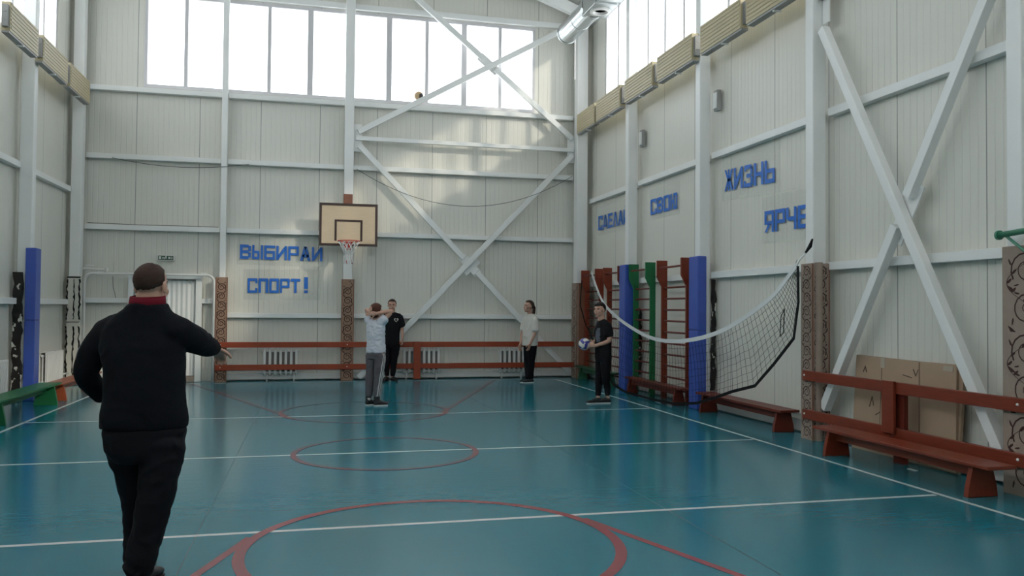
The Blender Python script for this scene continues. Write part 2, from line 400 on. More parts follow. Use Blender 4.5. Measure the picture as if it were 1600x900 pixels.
# ------------------------------------------------------------------ diagonal braces
def brace(label, segs, w, h, side, plate=None):
    o = thing('diagonal_brace', label, 'brace', segs[0][0] if segs[0][0][2] < segs[0][1][2] else segs[0][1])
    for a, b in segs: obj('brace_bar', MB().bar(a, b, w, h, side), 'steel', o, .006)
    if plate: obj('gusset_plate', plate, 'steel', o, .003)
    return o
def plate(c, d, L, wd, n, t):
    c, d, n = Vector(c), Vector(d).normalized(), Vector(n).normalized(); e = n.cross(d)
    return MB().prism([c - d * L - e * wd, c + d * L - e * wd, c + d * L + e * wd, c - d * L + e * wd], n * t)
Yb = 17.96
def lerp(a, b, t): return tuple(a[i] + (b[i] - a[i]) * t for i in range(3))
def split(a, b, t0, t1): return [(a, lerp(a, b, t0)), (lerp(a, b, t1), b)]
nY = (0, -1, 0)
a, b = (.98, Yb, 5.08), (5.78, Yb, .12)
mid = lerp(a, b, .515)
pl = plate((mid[0], Yb + .03, mid[2]), (b[0] - a[0], 0, b[2] - a[2]), .27, .10, (0, 1, 0), .02)
q = plate((mid[0], Yb + .034, mid[2]), (b[2] - a[2], 0, -(b[0] - a[0])), .22, .12, (0, 1, 0), .02); pl.add(q.v, q.f)
brace('lower back wall brace falling towards the right corner, broken at the crossing plate', split(a, b, .485, .545), .12, .07, nY, pl)
brace('lower back wall brace rising unbroken towards the right corner', [((1.02, Yb - .01, .06), (5.82, Yb - .01, 5.12))], .12, .07, nY)
a, b = (2.15, Yb, 8.45), (5.82, Yb, 5.50); mid = lerp(a, b, .46)
pl = plate((mid[0], Yb + .03, mid[2]), (b[0] - a[0], 0, b[2] - a[2]), .27, .10, (0, 1, 0), .02)
brace('upper back wall brace falling across the window to the right corner column', split(a, b, .42, .50), .12, .07, nY, pl)
brace('upper back wall brace rising across the window from middle column to silver duct', [((.95, Yb - .01, 5.37), (5.8, Yb - .01, 8.14))], .12, .07, nY)
o = thing('horizontal_strut', 'thin horizontal strut between the two crossed brace pairs on the back wall', 'strut', (.9, Yb, 5.19))
obj('strut_bar', MB().box(.9, 5.86, Yb - .03, Yb + .04, 5.19, 5.28), 'steel', o, .005)
for x0 in (.86, 5.72): obj('gusset_plate', MB().box(x0, x0 + .17, Yb + .04, Yb + .06, 4.95, 5.55), 'steel', o, .003)
nX = (-1, 0, 0)
Xb = 6.06
a, b = (Xb, 8.76, 5.03), (Xb, 6.06, .21)
brace('right wall brace falling towards the camera from the column top, unbroken at the crossing', [(a, b)], .11, .10, nX)
a, b = (Xb + .02, 8.765, .395), (Xb + .02, 6.06, 4.86); mid = lerp(a, b, .5)
pl = plate((Xb + .06, mid[1], mid[2]), (0, b[1] - a[1], b[2] - a[2]), .34, .11, (1, 0, 0), .02)
brace('right wall brace rising towards the camera, broken at the crossing, foot by the carton', split(a, b, .47, .535), .11, .10, nX, pl)
o = thing('horizontal_strut', 'white strut at the upper right leaving the column above the crossed braces', 'strut', (Xb, 6.0, 5.3))
obj('strut_bar', MB().box(Xb - .04, Xb + .06, 6.0, 8.84, 5.42, 5.52), 'steel', o, .005)
obj('gusset_plate', MB().box(Xb + .05, Xb + .07, 8.72, 8.85, 5.12, 5.7), 'steel', o, .003)

# ------------------------------------------------------------------ cream heaters under the side windows
def heater(x0, x1, y0, y1, label, side):
    zb, zt = 5.57, 6.0
    o = thing('wall_heater', label, 'heater', ((x0 + x1) / 2, y0, zb), 'cream heaters under the side windows')
    c = MB().box(x0, x1, y0 + .075, y1, zb, zt)
    xf = x0 if side > 0 else x1; d = -.008 * side
    for k in range(7):
        z = zb + .045 + k * .057
        c.box(min(xf, xf + d), max(xf, xf + d), y0 + .10, y1 - .03, z, z + .034)
    obj('casing', c, 'heater', o, .006)
    f = MB()
    for k in range(3): f.box(x0 + .03, x1 - .01, y0 + .005 + k * .026, y0 + .013 + k * .026, zb + .05, zt - .06)
    f.box(x0 + .05, x1 - .03, y0, y0 + .075, zb + .14, zb + .17).box(x0 + .05, x1 - .03, y0, y0 + .075, zb + .26, zb + .29)
    obj('fin_block', f, 'fins', o)
    obj('bottom_grille', MB().box(x0 + .01, x1 - .01, y0 + .06, y1 - .02, zb - .03, zb), 'fins', o)
    obj('bracket', MB().box(x0 + .02, x1, (y0 + y1) / 2 - .02, (y0 + y1) / 2 + .02, zb - .05, zb - .03), 'steel', o)
    return o
n_ = ['beside the back corner column', 'second from the back corner', 'third from the back corner', 'fourth from the back corner', 'fifth from the back corner', 'sixth from the back corner']
for (a, b), t in zip([(16.47, 17.72), (14.98, 16.42), (13.40, 14.80), (11.84, 13.27), (10.31, 11.62), (8.9, 10.24)], n_):
    heater(5.85, 5.975, a, b, 'cream slatted heater under the right wall windows, ' + t, 1)
for (a, b), t in zip([(16.28, 17.72), (14.72, 16.2), (13.2, 14.55)], ['beside the back corner column', 'next to the column above the blue pad', 'cut by the left edge of the photo']):
    heater(-4.44, -4.32, a, b, 'cream slatted heater under the left wall windows, ' + t, -1)

# ------------------------------------------------------------------ ventilation duct
o = thing('ventilation_duct', 'silver ventilation duct with round nozzles under the roof at the right corner', 'duct', (5.45, 14, 7.7))
dx, dz = 5.46, 7.69
def cyl_y(y0, y1, r, n=28): return MB().lathe((dx, 0, dz), [(r, y0), (r, y1)], n, 'y')
d = MB().lathe((dx, 0, dz), [(.225, 15.6), (.225, 16.3), (.232, 16.31), (.232, 16.36), (.225, 16.37), (.225, 17.2), (.238, 17.21), (.238, 17.27), (.20, 17.28), (.20, 17.2)], 28, 'y')
obj('round_pipe', d, 'galv', o, smooth=False)
obj('pipe_collar', MB().lathe((dx, 0, dz), [(.25, 15.5), (.25, 15.62), (.235, 15.64)], 28, 'y'), 'galv', o)
bxm = MB()
for i in range(9):
    y0 = 14.75 - i * .85; h = .26
    obj('nozzle_box', MB().box(dx - .24, dx + .24, y0, y0 + .72, dz - .24, dz + .24), 'galv', o, .01)
    obj('joint', MB().box(dx - .21, dx + .21, y0 + .72, y0 + .85, dz - .21, dz + .21), 'galv', o)
    nz = obj('nozzle', MB().lathe((dx, y0 + .36, dz - .24), [(.20, 0), (.205, -.03), (.15, -.045), (.12, -.02), (.10, .01)], 24), 'white', o)
obj('hanger', MB().tube([(dx + .1, 17.0, dz - .2), (dx + .1, 17.0, 6.6)], .012), 'white', o)

# ------------------------------------------------------------------ padding on the columns
def scroll(mb, org, u, v, n, size, flip, m=1, turns=1.75, w=.022, leaf=True):
    """one spiral tendril with leaves drawn on a pad face"""
    org, u, v, n = Vector(org), Vector(u), Vector(v), Vector(n)
    P = []; K = 26
    for i in range(K + 1):
        t = i / K; a = turns * 2 * pi * t + (-.6 if flip > 0 else -.6); r = size * (1 - t) ** .8 * .98 + size * .08
        P.append((flip * r * math.cos(a), r * math.sin(a), w * (1 - .55 * t)))
    V = []
    for i, (x, y, ww) in enumerate(P):
        x2, y2, _ = P[min(i + 1, K)]; x1, y1, _ = P[max(i - 1, 0)]; L = math.hypot(x2 - x1, y2 - y1) or 1
        nx, ny = -(y2 - y1) / L * ww / 2, (x2 - x1) / L * ww / 2
        V += [org + u * (x + nx) + v * (y + ny) + n, org + u * (x - nx) + v * (y - ny) + n]
    mb.add(V, [(2 * i, 2 * i + 1, 2 * i + 3, 2 * i + 2) for i in range(K)], m)
    if leaf:
        for a, L in ((.2, .5), (2.0, .45), (3.6, .5), (5.2, .4)):
            x, y = flip * size * 1.0 * math.cos(a), size * 1.0 * math.sin(a); dx_, dy_ = math.cos(a + .9) * flip, math.sin(a + .9)
            q = [(0, 0), (.35, .17), (.8, .12), (1, 0), (.7, -.08), (.3, -.1)]
            mb.add([org + u * (x + L * size * (px * dx_ - py * dy_)) + v * (y + L * size * (px * dy_ + py * dx_)) + n for px, py in q], [range(6)], m)
def sleeve(x0, x1, y0, y1, za, zb, core):
    """upholstery wrapped on three sides of a column core (x0, x1, y0, y1, open side)"""
    a0, a1, b0, b1, op = core
    P = {'+x': [(x1, b0), (x1, y0), (x0, y0), (x0, y1), (x1, y1), (x1, b1), (a0, b1), (a0, b0)],
         '+y': [(a0, y1), (x0, y1), (x0, y0), (x1, y0), (x1, y1), (a1, y1), (a1, b0), (a0, b0)],
         '-x': [(x0, b1), (x0, y1), (x1, y1), (x1, y0), (x0, y0), (x0, b0), (a1, b0), (a1, b1)]}[op]
    return MB().prism([(x, y, za) for x, y in P], (0, 0, zb - za))
def damask_pad(label, x0, x1, y0, y1, z1, faces, cloth='damask', size=.085, w=.02, core=None):
    """box of upholstery; faces = list of ('x-'|'y-') that carry scrollwork"""
    o = thing('column_padding', label, 'padding', ((x0 + x1) / 2, (y0 + y1) / 2, 0), 'damask padded column sleeves')
    p = sleeve(x0, x1, y0, y1, 0, z1, core)
    e = .0025
    for fc in faces:
        if fc == 'y-': wd, org, u, n = x1 - x0, Vector((x0, y0, 0)), Vector((1, 0, 0)), Vector((0, -e, 0))
        else: wd, org, u, n = y1 - y0, Vector((x0, y1, 0)), Vector((0, -1, 0)), Vector((-e, 0, 0))
        sz = min(size, wd * .36); z = sz * 1.3; k = 0; v = Vector((0, 0, 1))
        st = []; N_ = int(z1 / .02)
        for i in range(1, N_):
            a = wd / 2 + wd * .40 * math.sin(i * .02 / (sz * 2.35) * pi + .9); st.append(org + u * a + v * (i * .02) + n * .8)
        p.add([q + u * t for q in st for t in (-w * .3, w * .3)], [(2 * i, 2 * i + 1, 2 * i + 3, 2 * i + 2) for i in range(len(st) - 1)], 1)
        for i in range(3, len(st), max(3, int(sz / .035))):
            t = 1 if i % 2 else -1; c = st[i]; g = sz * .34
            if 0.02 < (c - org).dot(u) + t * g < wd - .02:
                p.add([c + u * (t * a * g) + v * (b * g) for a, b in ((0, -.1), (.5, .0), (1, .5), (.95, .8), (.5, .6), (.1, .25))], [range(6)], 1)
        while z < z1 - sz * 1.05:
            scroll(p, org + u * (wd / 2) + v * z, u, v, n, sz, 1 if k % 2 == 0 else -1, w=w)
            z += sz * 2.35; k += 1
            if z - sz * 1.18 < z1 - .05:   # small leaf pairs between the scrolls
                for s in (-1, 1):
                    c = org + u * (wd / 2 + s * wd * .30) + v * (z - sz * 1.18)
                    p.add([c + u * (s * a * sz) + v * (b * sz) + n for a, b in ((-.3, -.12), (0, .12), (.28, .25), (.1, -.1))], [range(4)], 1)
    obj('cloth_sleeve', p, [cloth, 'scroll'], o)
    for xx, yy in ((x0, y0), (x1, y0)): obj('edge_piping', MB().tube([(xx, yy, 0.0), (xx, yy, z1)], .009, 6), 'wood_brown', o)
    return o
damask_pad('damask padding around the foot of the middle back column below the basketball hoop', .645, .895, 17.90, 18.04, 2.17, ['y-'], 'damask_w', core=(.66, .865, 17.925, 18.1, '+y'))
damask_pad('damask padding on the slim back post at the left end of the rails', -1.91, -1.69, 17.90, 18.04, 2.17, ['y-'], 'damask_w', core=(-1.865, -1.735, 17.985, 18.12, '+y'))
cpad = damask_pad('damask padding in the right back corner beside the farthest red ladder', 5.86, 6.14, 17.66, 18.04, 2.16, ['x-'], 'damask', core=(5.875, 6.135, 17.745, 18.1, '+y'))
obj('side_board', MB().box(5.90, 6.14, 17.645, 17.66, 0, 2.16), 'wood_brown', cpad, .004)
npad = damask_pad('narrow damask padding between the volleyball net end and the crossed braces', 5.945, 6.175, 8.815, 9.06, 2.16, ['x-', 'y-'], 'damask', .07, .014, (5.975, 6.2, 8.855, 9.025, '+x'))
damask_pad('widest damask padding at the right edge of the photo under the green pipe', 5.95, 6.16, 5.5, 6.0, 2.16, ['x-', 'y-'], 'damask', .15, .016, (5.975, 6.2, 5.815, 5.985, '+x'))
obj('rolled_edge', MB().tube([(6.03, 8.815, 0), (6.03, 8.815, 2.17)], .047, 14), 'damask', npad)
def mat_pad(label, x0, x1, y0, y1, z1, zs, core):
    o = thing('blue_pad', label, 'padding', ((x0 + x1) / 2, (y0 + y1) / 2, 0), 'blue vinyl column pads')
    for a, b in ((.0, zs - .006), (zs + .006, z1)):
        obj('vinyl_section', sleeve(x0, x1, y0, y1, a, b, core), 'blue', o, .018, seg=3)
    obj('seam', sleeve(x0 + .006, x1 - .006, y0 + .006, y1 - .006, zs - .012, zs + .012, core), 'seam', o)
    return o
mat_pad('nearer blue vinyl pad on the right wall, right of the green and red ladders', 5.93, 6.085, 11.835, 12.16, 2.43, 1.25, (5.975, 6.2, 11.875, 12.045, '+x'))
mat_pad('farther blue vinyl pad on the right wall, between red and green ladders', 5.89, 6.10, 14.82, 15.13, 2.44, 1.25, (5.975, 6.2, 14.895, 15.065, '+x'))
mat_pad('blue vinyl pad on the left wall column beside the green bench', -4.525, -4.365, 14.82, 15.08, 2.50, 1.32, (-4.7, -4.455, 14.875, 15.055, '-x'))
def torn_pad(label, x0, x1, y0, y1, z0, z1):
    mb = MB(); K = 22; rows = []
    for i in range(K + 1):
        z = z0 + (z1 - z0) * i / K; j = lambda: R.uniform(-.018, .018)
        rows.append([(x0 + j(), y0, z), (x1 + j(), y0, z), (x1 + j(), y1, z), (x0 + j(), y1, z)])
    mb.add([p for r in rows for p in r], [(4 * i + k, 4 * i + (k + 1) % 4, 4 * i + 4 + (k + 1) % 4, 4 * i + 4 + k) for i in range(K) for k in range(4)] + [(3, 2, 1, 0), (4 * K, 4 * K + 1, 4 * K + 2, 4 * K + 3)])
    return tag(obj('torn_foam_pad', mb, 'torn', base=((x0 + x1) / 2, (y0 + y1) / 2, z0)), label, 'padding')
torn_pad('torn black foam strip at the right side of the nearer blue pad', 6.175, 6.245, 11.84, 11.87, .3, 2.06)
torn_pad('torn black and white foam strip left of the blue pad on the left wall', -4.68, -4.555, 14.79, 14.85, 0.02, 2.1)
torn_pad('torn black foam sliver between the farther blue pad and green ladder', 6.175, 6.245, 14.84, 14.88, .3, 1.6)
o = thing('peeling_pad', 'white padding with black cracks on the left back corner column', 'padding', (-4.53, 17.76, 0))
obj('pad_upper', MB().box(-4.66, -4.42, 17.70, 17.8, 1.24, 2.14), 'peel', o, .01)
obj('pad_lower', MB().box(-4.66, -4.42, 17.70, 17.8, .02, 1.22), 'peel', o, .01)
crk = MB()
for x in (-4.655, -4.53, -4.43):
    for za, zb_ in ((.1, 1.2), (1.28, 2.1)):
        z = za; pl_ = []; pr_ = []
        while z < zb_:
            wj = R.uniform(.006, .022); xj = x + R.uniform(-.012, .012); pl_.append((xj - wj, 17.697, z)); pr_.append((xj + wj, 17.697, z)); z += .05
        crk.add(pl_ + pr_, [(i, i + 1, len(pl_) + i + 1, len(pl_) + i) for i in range(len(pl_) - 1)])
crk.box(-4.66, -4.42, 17.697, 17.7, 2.10, 2.13)
obj('crack', crk, 'black', o)
# wooden board on top of the middle column, backing the backboard

# ------------------------------------------------------------------ basketball hoop
o = thing('basketball_hoop', 'basketball backboard with red rim and white net on the middle column', 'basketball hoop', (.755, 17.6, 2.43))
obj('backboard', MB().box(.155, 1.355, 17.585, 17.61, 2.865, 3.755), 'ply', o)
fr = MB()
for (x0, x1, z0, z1) in ((.15, 1.36, 2.86, 2.91), (.15, 1.36, 3.71, 3.76), (.15, .20, 2.91, 3.71), (1.31, 1.36, 2.91, 3.71)): fr.box(x0, x1, 17.575, 17.62, z0, z1)
obj('border', fr, 'dark_line', o)
fr = MB()
for (x0, x1, z0, z1) in ((.465, 1.045, 3.37, 3.415), (.465, .51, 2.965, 3.37), (1.0, 1.045, 2.965, 3.37)): fr.box(x0, x1, 17.581, 17.586, z0, z1)
obj('target_square', fr, 'dark_line', o)
rc = (.755, 17.33, 2.945)
rim = MB().tube([(rc[0] + .225 * math.cos(2 * pi * i / 32), rc[1] + .225 * math.sin(2 * pi * i / 32), rc[2]) for i in range(32)], .011, 8, close=True)
obj('rim', rim, 'rim', o, smooth=True)
obj('rim_bracket', MB().prism([(.68, 17.585, 2.95), (.83, 17.585, 2.95), (.83, 17.585, 2.78), (.68, 17.585, 2.78)], (0, -.02, 0)).box(.70, .81, 17.53, 17.585, 2.92, 2.955), 'rim', o)
net = MB(); NS = 12
def netp(a, t):
    r = .22 * (1 - t) + .095 * t if t < .55 else .155 - .0 * t - (t - .55) * .12
    r = .225 - .14 * min(1, t / .55) ** .8 if t < .55 else .085 + .012 * (t - .55)
    return (rc[0] + r * math.cos(a) , rc[1] + .03 * t + r * math.sin(a), rc[2] - .012 - t * .46)
for k in range(NS):
    for s in (-1, 1):
        net.tube([netp(2 * pi * k / NS + s * t / 10 * 2 * pi / NS * 2.5, t / 10) for t in range(11)], .0075, 4)
obj('net', net, 'net_white', o)
for k in range(5): obj('net_tassel', MB().tube([netp(2 * pi * k / 5 + .3 + t * .03, .82 + t * .03) for t in range(7)], .009, 4), 'rim', o)
for x in (.3, 1.2):
    for z in (3.0, 3.6): obj('support_arm', MB().tube([(x, 17.61, z), (.76, 17.855, z)], .02), 'steel', o)
tag(obj('mounting_board', MB().box(.655, .845, 17.86, 17.93, 3.1, 4.0), 'wood_brown', bevel=.006, base=(.75, 17.9, 3.1)), 'brown board on the middle column showing above the backboard', 'board')

# ------------------------------------------------------------------ red-brown rails on the back wall and right wall
o = thing('wall_rail', 'long red brown double rail with post along the back wall in front of the radiators', 'rail', (2.2, 17.87, 0))
for xa, xb in ((-1.9, 2.24), (2.24, 6.0)):
    for z0 in (.24, .71): obj('rail_board', MB().box(xa, xb - .004, 17.845, 17.895, z0, z0 + .115), 'brown_light', o, .005)
obj('post', MB().box(2.19, 2.34, 17.80, 17.87, .02, .83), 'brown_light', o, .005)
for x in (-1.8, .77, 5.9):
    for z in (.30, .77): obj('bolt', MB().lathe((x, 17.845, z), [(.012, 0), (.008, -.008)], 8, 'y'), 'steel', o)
o = thing('wall_rail', 'red brown double rail with post behind the near right bench, bolted to two damask pads', 'rail', (5.92, 7.3, 0))
for ya, yb in ((7.40, 8.97), (5.5, 7.39)):
    for z0, z1 in ((.255, .37), (.725, .845)): obj('rail_board', MB().box(5.90, 5.944, ya, yb, z0, z1), 'brown', o, .005)
obj('post', MB().box(5.865, 5.90, 7.30, 7.48, .31, .855), 'brown', o, .005)
obj('post', MB().box(5.944, 6.0, 7.24, 7.40, .0, .79), 'brown_dark', o, .005)
for y in (5.8, 8.92):
    for z in (.32, .79): obj('bolt', MB().lathe((5.90, y, z), [(.014, 0), (.008, -.01)], 8, 'x'), 'steel', o)

# ------------------------------------------------------------------ gym benches
def bench(label, x0, x1, y0, y1, m, legs, zt=.30, ml=None):
    ml = ml or m
    xc = (x0 + x1) / 2
    o = thing('gym_bench', label, 'bench', (xc, (y0 + y1) / 2, 0), 'low gym benches along the walls')
    obj('seat', MB().box(x0, x1, y0, y1, zt - .032, zt), m, o, .006)
    for y in legs:
        hb, ht = (x1 - x0) / 2 + .01, (x1 - x0) / 2 - .045
        prof = [(-hb, 0), (hb, 0), (hb - .012, .09), (ht, zt - .032), (-ht, zt - .032), (-hb + .012, .09)]
        obj('leg', MB().prism([(xc + a, y - .025, b) for a, b in prof], (0, .05, 0)), ml, o, .004)
    obj('stretcher', MB().box(xc - .02, xc + .02, legs[0], legs[-1], zt - .135, zt - .032), m, o, .004)
    return o
bench('near red brown gym bench in front of the right wall rail and carton', 5.46, 5.75, 5.66, 8.1, 'brown', [5.89, 7.88])
bench('low red brown bench under the volleyball net, right of the nearer blue pad', 5.845, 6.125, 9.36, 11.74, 'brown_dark', [9.52, 11.58])
bench('low red brown bench in front of the green and red ladders between the blue pads', 5.80, 6.0, 12.2, 14.62, 'brown_dark', [12.46, 14.46])
bench('dark green bench in the right back corner behind the person with the ball', 5.80, 6.0, 15.35, 17.62, 'green_dark', [15.6, 17.35])
bench('green bench along the left wall in front of the blue pad', -4.16, -3.84, 11.3, 14.42, 'green', [11.95, 14.2], .34)
bench('orange brown bench on the left wall beyond the green bench, behind the person in black', -4.18, -3.88, 14.62, 17.2, 'orange', [14.85, 16.95], .30)

# ------------------------------------------------------------------ wall bars
def ladder(label, y0, y1, m, rungs='brown_dark', top=2.44):
    """uprights are boards standing off the wall, flared at the top"""
    o = thing('wall_bars', label, 'wall bars', (6.15, (y0 + y1) / 2, 0), 'climbing ladders on the right wall')
    for y in (y0, y1):
        prof = [(6.135, 0), (6.03, 0), (6.03, 1.98), (5.94, 2.15), (5.94, top), (6.135, top)]
        obj('upright', MB().prism([(x, y - .022, z) for x, z in prof], (0, .044, 0)), m, o, .004)
    obj('rung', MB().tube([(5.985, y0, top - .13), (5.985, y1, top - .13)], .018, 8), rungs, o)
    for k in range(10):
        z = 1.96 - k * .195
        obj('rung', MB().tube([(6.075, y0, z), (6.075, y1, z)], .017, 8), rungs, o)
    return o
ladder('red wall bars between the green ladder and the nearer blue pad', 12.47, 13.44, 'brown')
ladder('green wall bars right of the farther blue pad', 13.95, 14.74, 'green')
ladder('red wall bars left of the farther blue pad, second ladder from the back corner', 15.35, 16.18, 'brown')
ladder('red wall bars in the right back corner with the net tied to its top', 16.68, 17.6, 'brown')

# ------------------------------------------------------------------ radiators and pipes
def sectional(label, x0, n, p=.108):
    o = thing('radiator', label, 'radiator', (x0, 18.0, .1), 'white sectional radiators on the back wall')
    for k in range(n):
        x = x0 + p * (k + .5); s = MB().box(x - .027, x + .027, 17.93, 18.03, .15, .66).lathe((x, 17.995, .15), [(.034, 0), (.02, -.035)], 10).lathe((x, 17.995, .66), [(.034, 0), (.022, .03)], 10)
        obj('section', s, 'white', o, .010)
    obj('gap_shade_plate', MB().box(x0 + .03, x0 + n * p - .03, 17.99, 18.0, .19, .62), 'gap_shade', o)  # added dark plate that paints the shade in the gaps between sections
    obj('header_pipe', MB().tube([(x0, 17.995, .63), (x0 + n * p, 17.995, .63)], .024), 'white', o)
    obj('header_pipe', MB().tube([(x0 - .1, 17.995, .18), (x0 + n * p, 17.995, .18)], .024), 'white', o)
    for x in (x0 + .1, x0 + n * p - .1): obj('foot', MB().box(x - .015, x + .015, 17.97, 18.02, .0, .15), 'white', o)
    return o
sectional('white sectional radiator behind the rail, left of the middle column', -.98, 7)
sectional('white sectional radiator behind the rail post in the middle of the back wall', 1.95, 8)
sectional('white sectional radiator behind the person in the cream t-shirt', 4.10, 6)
def pipe(label, pts, r=.018, m='white'):
    return tag(obj('heating_pipe', MB().tube(pts, r, 10), m, smooth=True, base=pts[0]), label, 'pipe')
pipe('upper heating pipe along the foot of the back wall', [(-1.68, 18.058, .225), (.62, 18.058, .225)])
pipe('heating pipe along the back wall between middle column and corner', [(.92, 18.058, .225), (5.8, 18.058, .225)])
pipe('heating pipe along the foot of the right wall behind the benches', [(6.2, 9.12, .24), (6.2, 17.5, .24)])
pipe('heating pipe at the foot of the left wall behind the green bench', [(-4.70, 8, .2), (-4.70, 14.7, .2)])
pipe('short heating pipe at the left wall between radiator and corner', [(-4.6, 17.2, .24), (-4.6, 17.66, .24)])
def panel_rad(label, y0, y1):
    o = thing('radiator', label, 'radiator', (-4.6, y0, .12), 'white panel radiators on the left wall')
    obj('panel', MB().box(-4.55, -4.53, y0, y1, .14, .72), 'white', o, .006)
    r = MB(); k = int((y1 - y0 - .1) / .07)
    for i in range(k): r.prism([(-4.53, y0 + .07 + i * .07, .18), (-4.516, y0 + .08 + i * .07, .18), (-4.516, y0 + .11 + i * .07, .18), (-4.53, y0 + .12 + i * .07, .18)], (0, 0, .5))
    obj('panel_rib', r, 'white', o)
    obj('back_panel', MB().box(-4.65, -4.63, y0, y1, .14, .72), 'white', o, .006)
    obj('side_cover', MB().box(-4.64, -4.54, y1 - .012, y1, .16, .70).box(-4.64, -4.54, y0 + .06, y1 - .06, .715, .725), 'white', o)
    for z in (.20, .66): obj('valve', MB().tube([(-4.59, y0 - .02, z), (-4.59, y0 + .04, z)], .022, 10), 'white', o)
    obj('valve_pipe', MB().tube([(-4.59, y0 + .01, .2), (-4.59, y0 + .01, .66)], .012, 8), 'white', o)
    return o
panel_rad('white panel radiator on the left wall between blue pad and back corner', 16.05, 17.1)
panel_rad('white panel radiator on the left wall cut by the photo edge', 13.1, 14.18)

# ------------------------------------------------------------------ goal frame around the door
o = thing('goal_frame', 'white tube goal frame with rounded corners standing around the door on the back wall', 'goal frame', (-3.15, 17.84, 0))
def arc(cx, cz, r, a0, a1, n=6): return [(cx + r * math.cos(a0 + (a1 - a0) * i / n), 17.84, cz + r * math.sin(a0 + (a1 - a0) * i / n)) for i in range(n + 1)]
obj('tube_frame', MB().tube([(-4.38, 17.84, 0)] + arc(-4.24, 2.06, .14, pi, pi / 2) + arc(-2.08, 2.06, .14, pi / 2, 0) + [(-1.94, 17.84, 0)], .026, 10), 'white', o, smooth=True)
for x in (-4.1, -2.15): obj('mounting_clip', MB().box(x - .05, x + .05, 17.83, 17.9, 2.2, 2.25), 'steel', o, .004)

# ------------------------------------------------------------------ exit sign, conduits and cables
o = thing('exit_sign', 'small green and white exit sign with its conduit above the door', 'sign', (-2.92, 18.15, 2.5))
obj('sign_box', MB().box(-3.09, -2.755, 18.10, YB, 2.50, 2.615), 'white', o, .004)
obj('sign_face', MB().box(-3.07, -2.775, 18.096, 18.10, 2.515, 2.60), 'sign_green', o)
g = MB().box(-3.055, -3.01, 18.092, 18.096, 2.53, 2.588).box(-2.985, -2.965, 18.092, 18.096, 2.535, 2.575).box(-2.955, -2.94, 18.092, 18.096, 2.53, 2.57)
g.box(-2.87, -2.84, 18.092, 18.096, 2.535, 2.58).box(-2.83, -2.785, 18.092, 18.096, 2.552, 2.562).box(-2.83, -2.80, 18.092, 18.096, 2.575, 2.582).box(-2.83, -2.80, 18.092, 18.096, 2.533, 2.54)
obj('pictogram', g, 'white', o)
obj('conduit', MB().tube([(-2.915, 18.08, 3.11), (-2.915, 18.08, 2.54)], .012, 8), 'white', o)
def cable(label, pts, m='wire', r=.006):
    return tag(obj('cable', MB().tube(pts, r, 6), m, smooth=True, base=pts[0]), label, 'cable')
def sag(a, b, d, n=14): return [tuple(Vector(a).lerp(Vector(b), i / n) - Vector((0, 0, d * 4 * (i / n) * (1 - i / n)))) for i in range(n + 1)]
cable('thin cable sagging across the slim post at the upper left of the back wall', sag((-3.95, 17.97, 4.56), (-1.3, 17.97, 4.56), .13))
cable('thin cable sagging between the middle column and right corner through the crossed braces', sag((.92, 17.88, 4.55), (5.8, 17.88, 4.62), .75, 24))
cable('cable lying along the top of the lower back wall girt', [(-4.4, 18.06, 3.235), (-3.4, 18.06, 3.22), (-2.4, 18.06, 3.225), (-1.9, 18.06, 3.22)])
cable('white cord hanging above the goal frame at the left', [(-3.86, 18.1, 3.08), (-3.88, 18.1, 2.6), (-3.91, 18.1, 2.22)], 'white')
cable('dark cord with a plug hanging inside the goal frame', [(-3.92, 18.1, 2.16), (-3.91, 18.1, 1.95), (-3.86, 18.1, 1.74), (-3.87, 18.1, 1.70)])
o = thing('pipe_bracket', 'small white pipe stub at the top left corner of the goal frame', 'bracket', (-4.3, 17.95, 2.28))
obj('pipe_stub', MB().tube([(-4.44, 17.95, 2.30), (-4.05, 17.95, 2.28)], .022), 'white', o)
obj('pipe_stub', MB().tube([(-4.40, 17.95, 2.36), (-4.25, 17.95, 2.36)], .018), 'white', o)
obj('valve_knob', MB().lathe((-4.0, 17.95, 2.25), [(.035, 0), (.035, .07)], 10), 'white', o)
# bent ball on the brace
o = thing('stuck_ball', 'brown and black ball stuck behind the brace at the foot of the back window', 'ball', (2.27, 18.07, 6.17))
mb = MB().ell((2.27, 18.06, 6.275), (.10, .10, .10), n=24, k=14)
mb.m = [1 if noise.noise(sum((mb.v[i] for i in f), Vector()) / len(f) * 7) > .10 else 0 for f in mb.f]
obj('ball_shell', mb, ['ball_brown', 'ball_black'], o, smooth=True)
# column brackets on the right wall, their dark recess painted as a grey block
for y, lab in ((11.72, 'small grey column bracket on the right wall beside the nearer blue pad column'), (14.74, 'small grey column bracket on the right wall beside the farther blue pad column')):
    o = thing('column_bracket', lab, 'junction box', (6.22, y, 4.72))
    obj('recess_block', MB().box(6.17, 6.24, y - .06, y + .06, 4.72, 5.05), 'fins', o, .006)
    obj('cover', MB().box(6.15, 6.17, y - .05, y + .05, 4.76, 5.01), 'steel', o, .003)

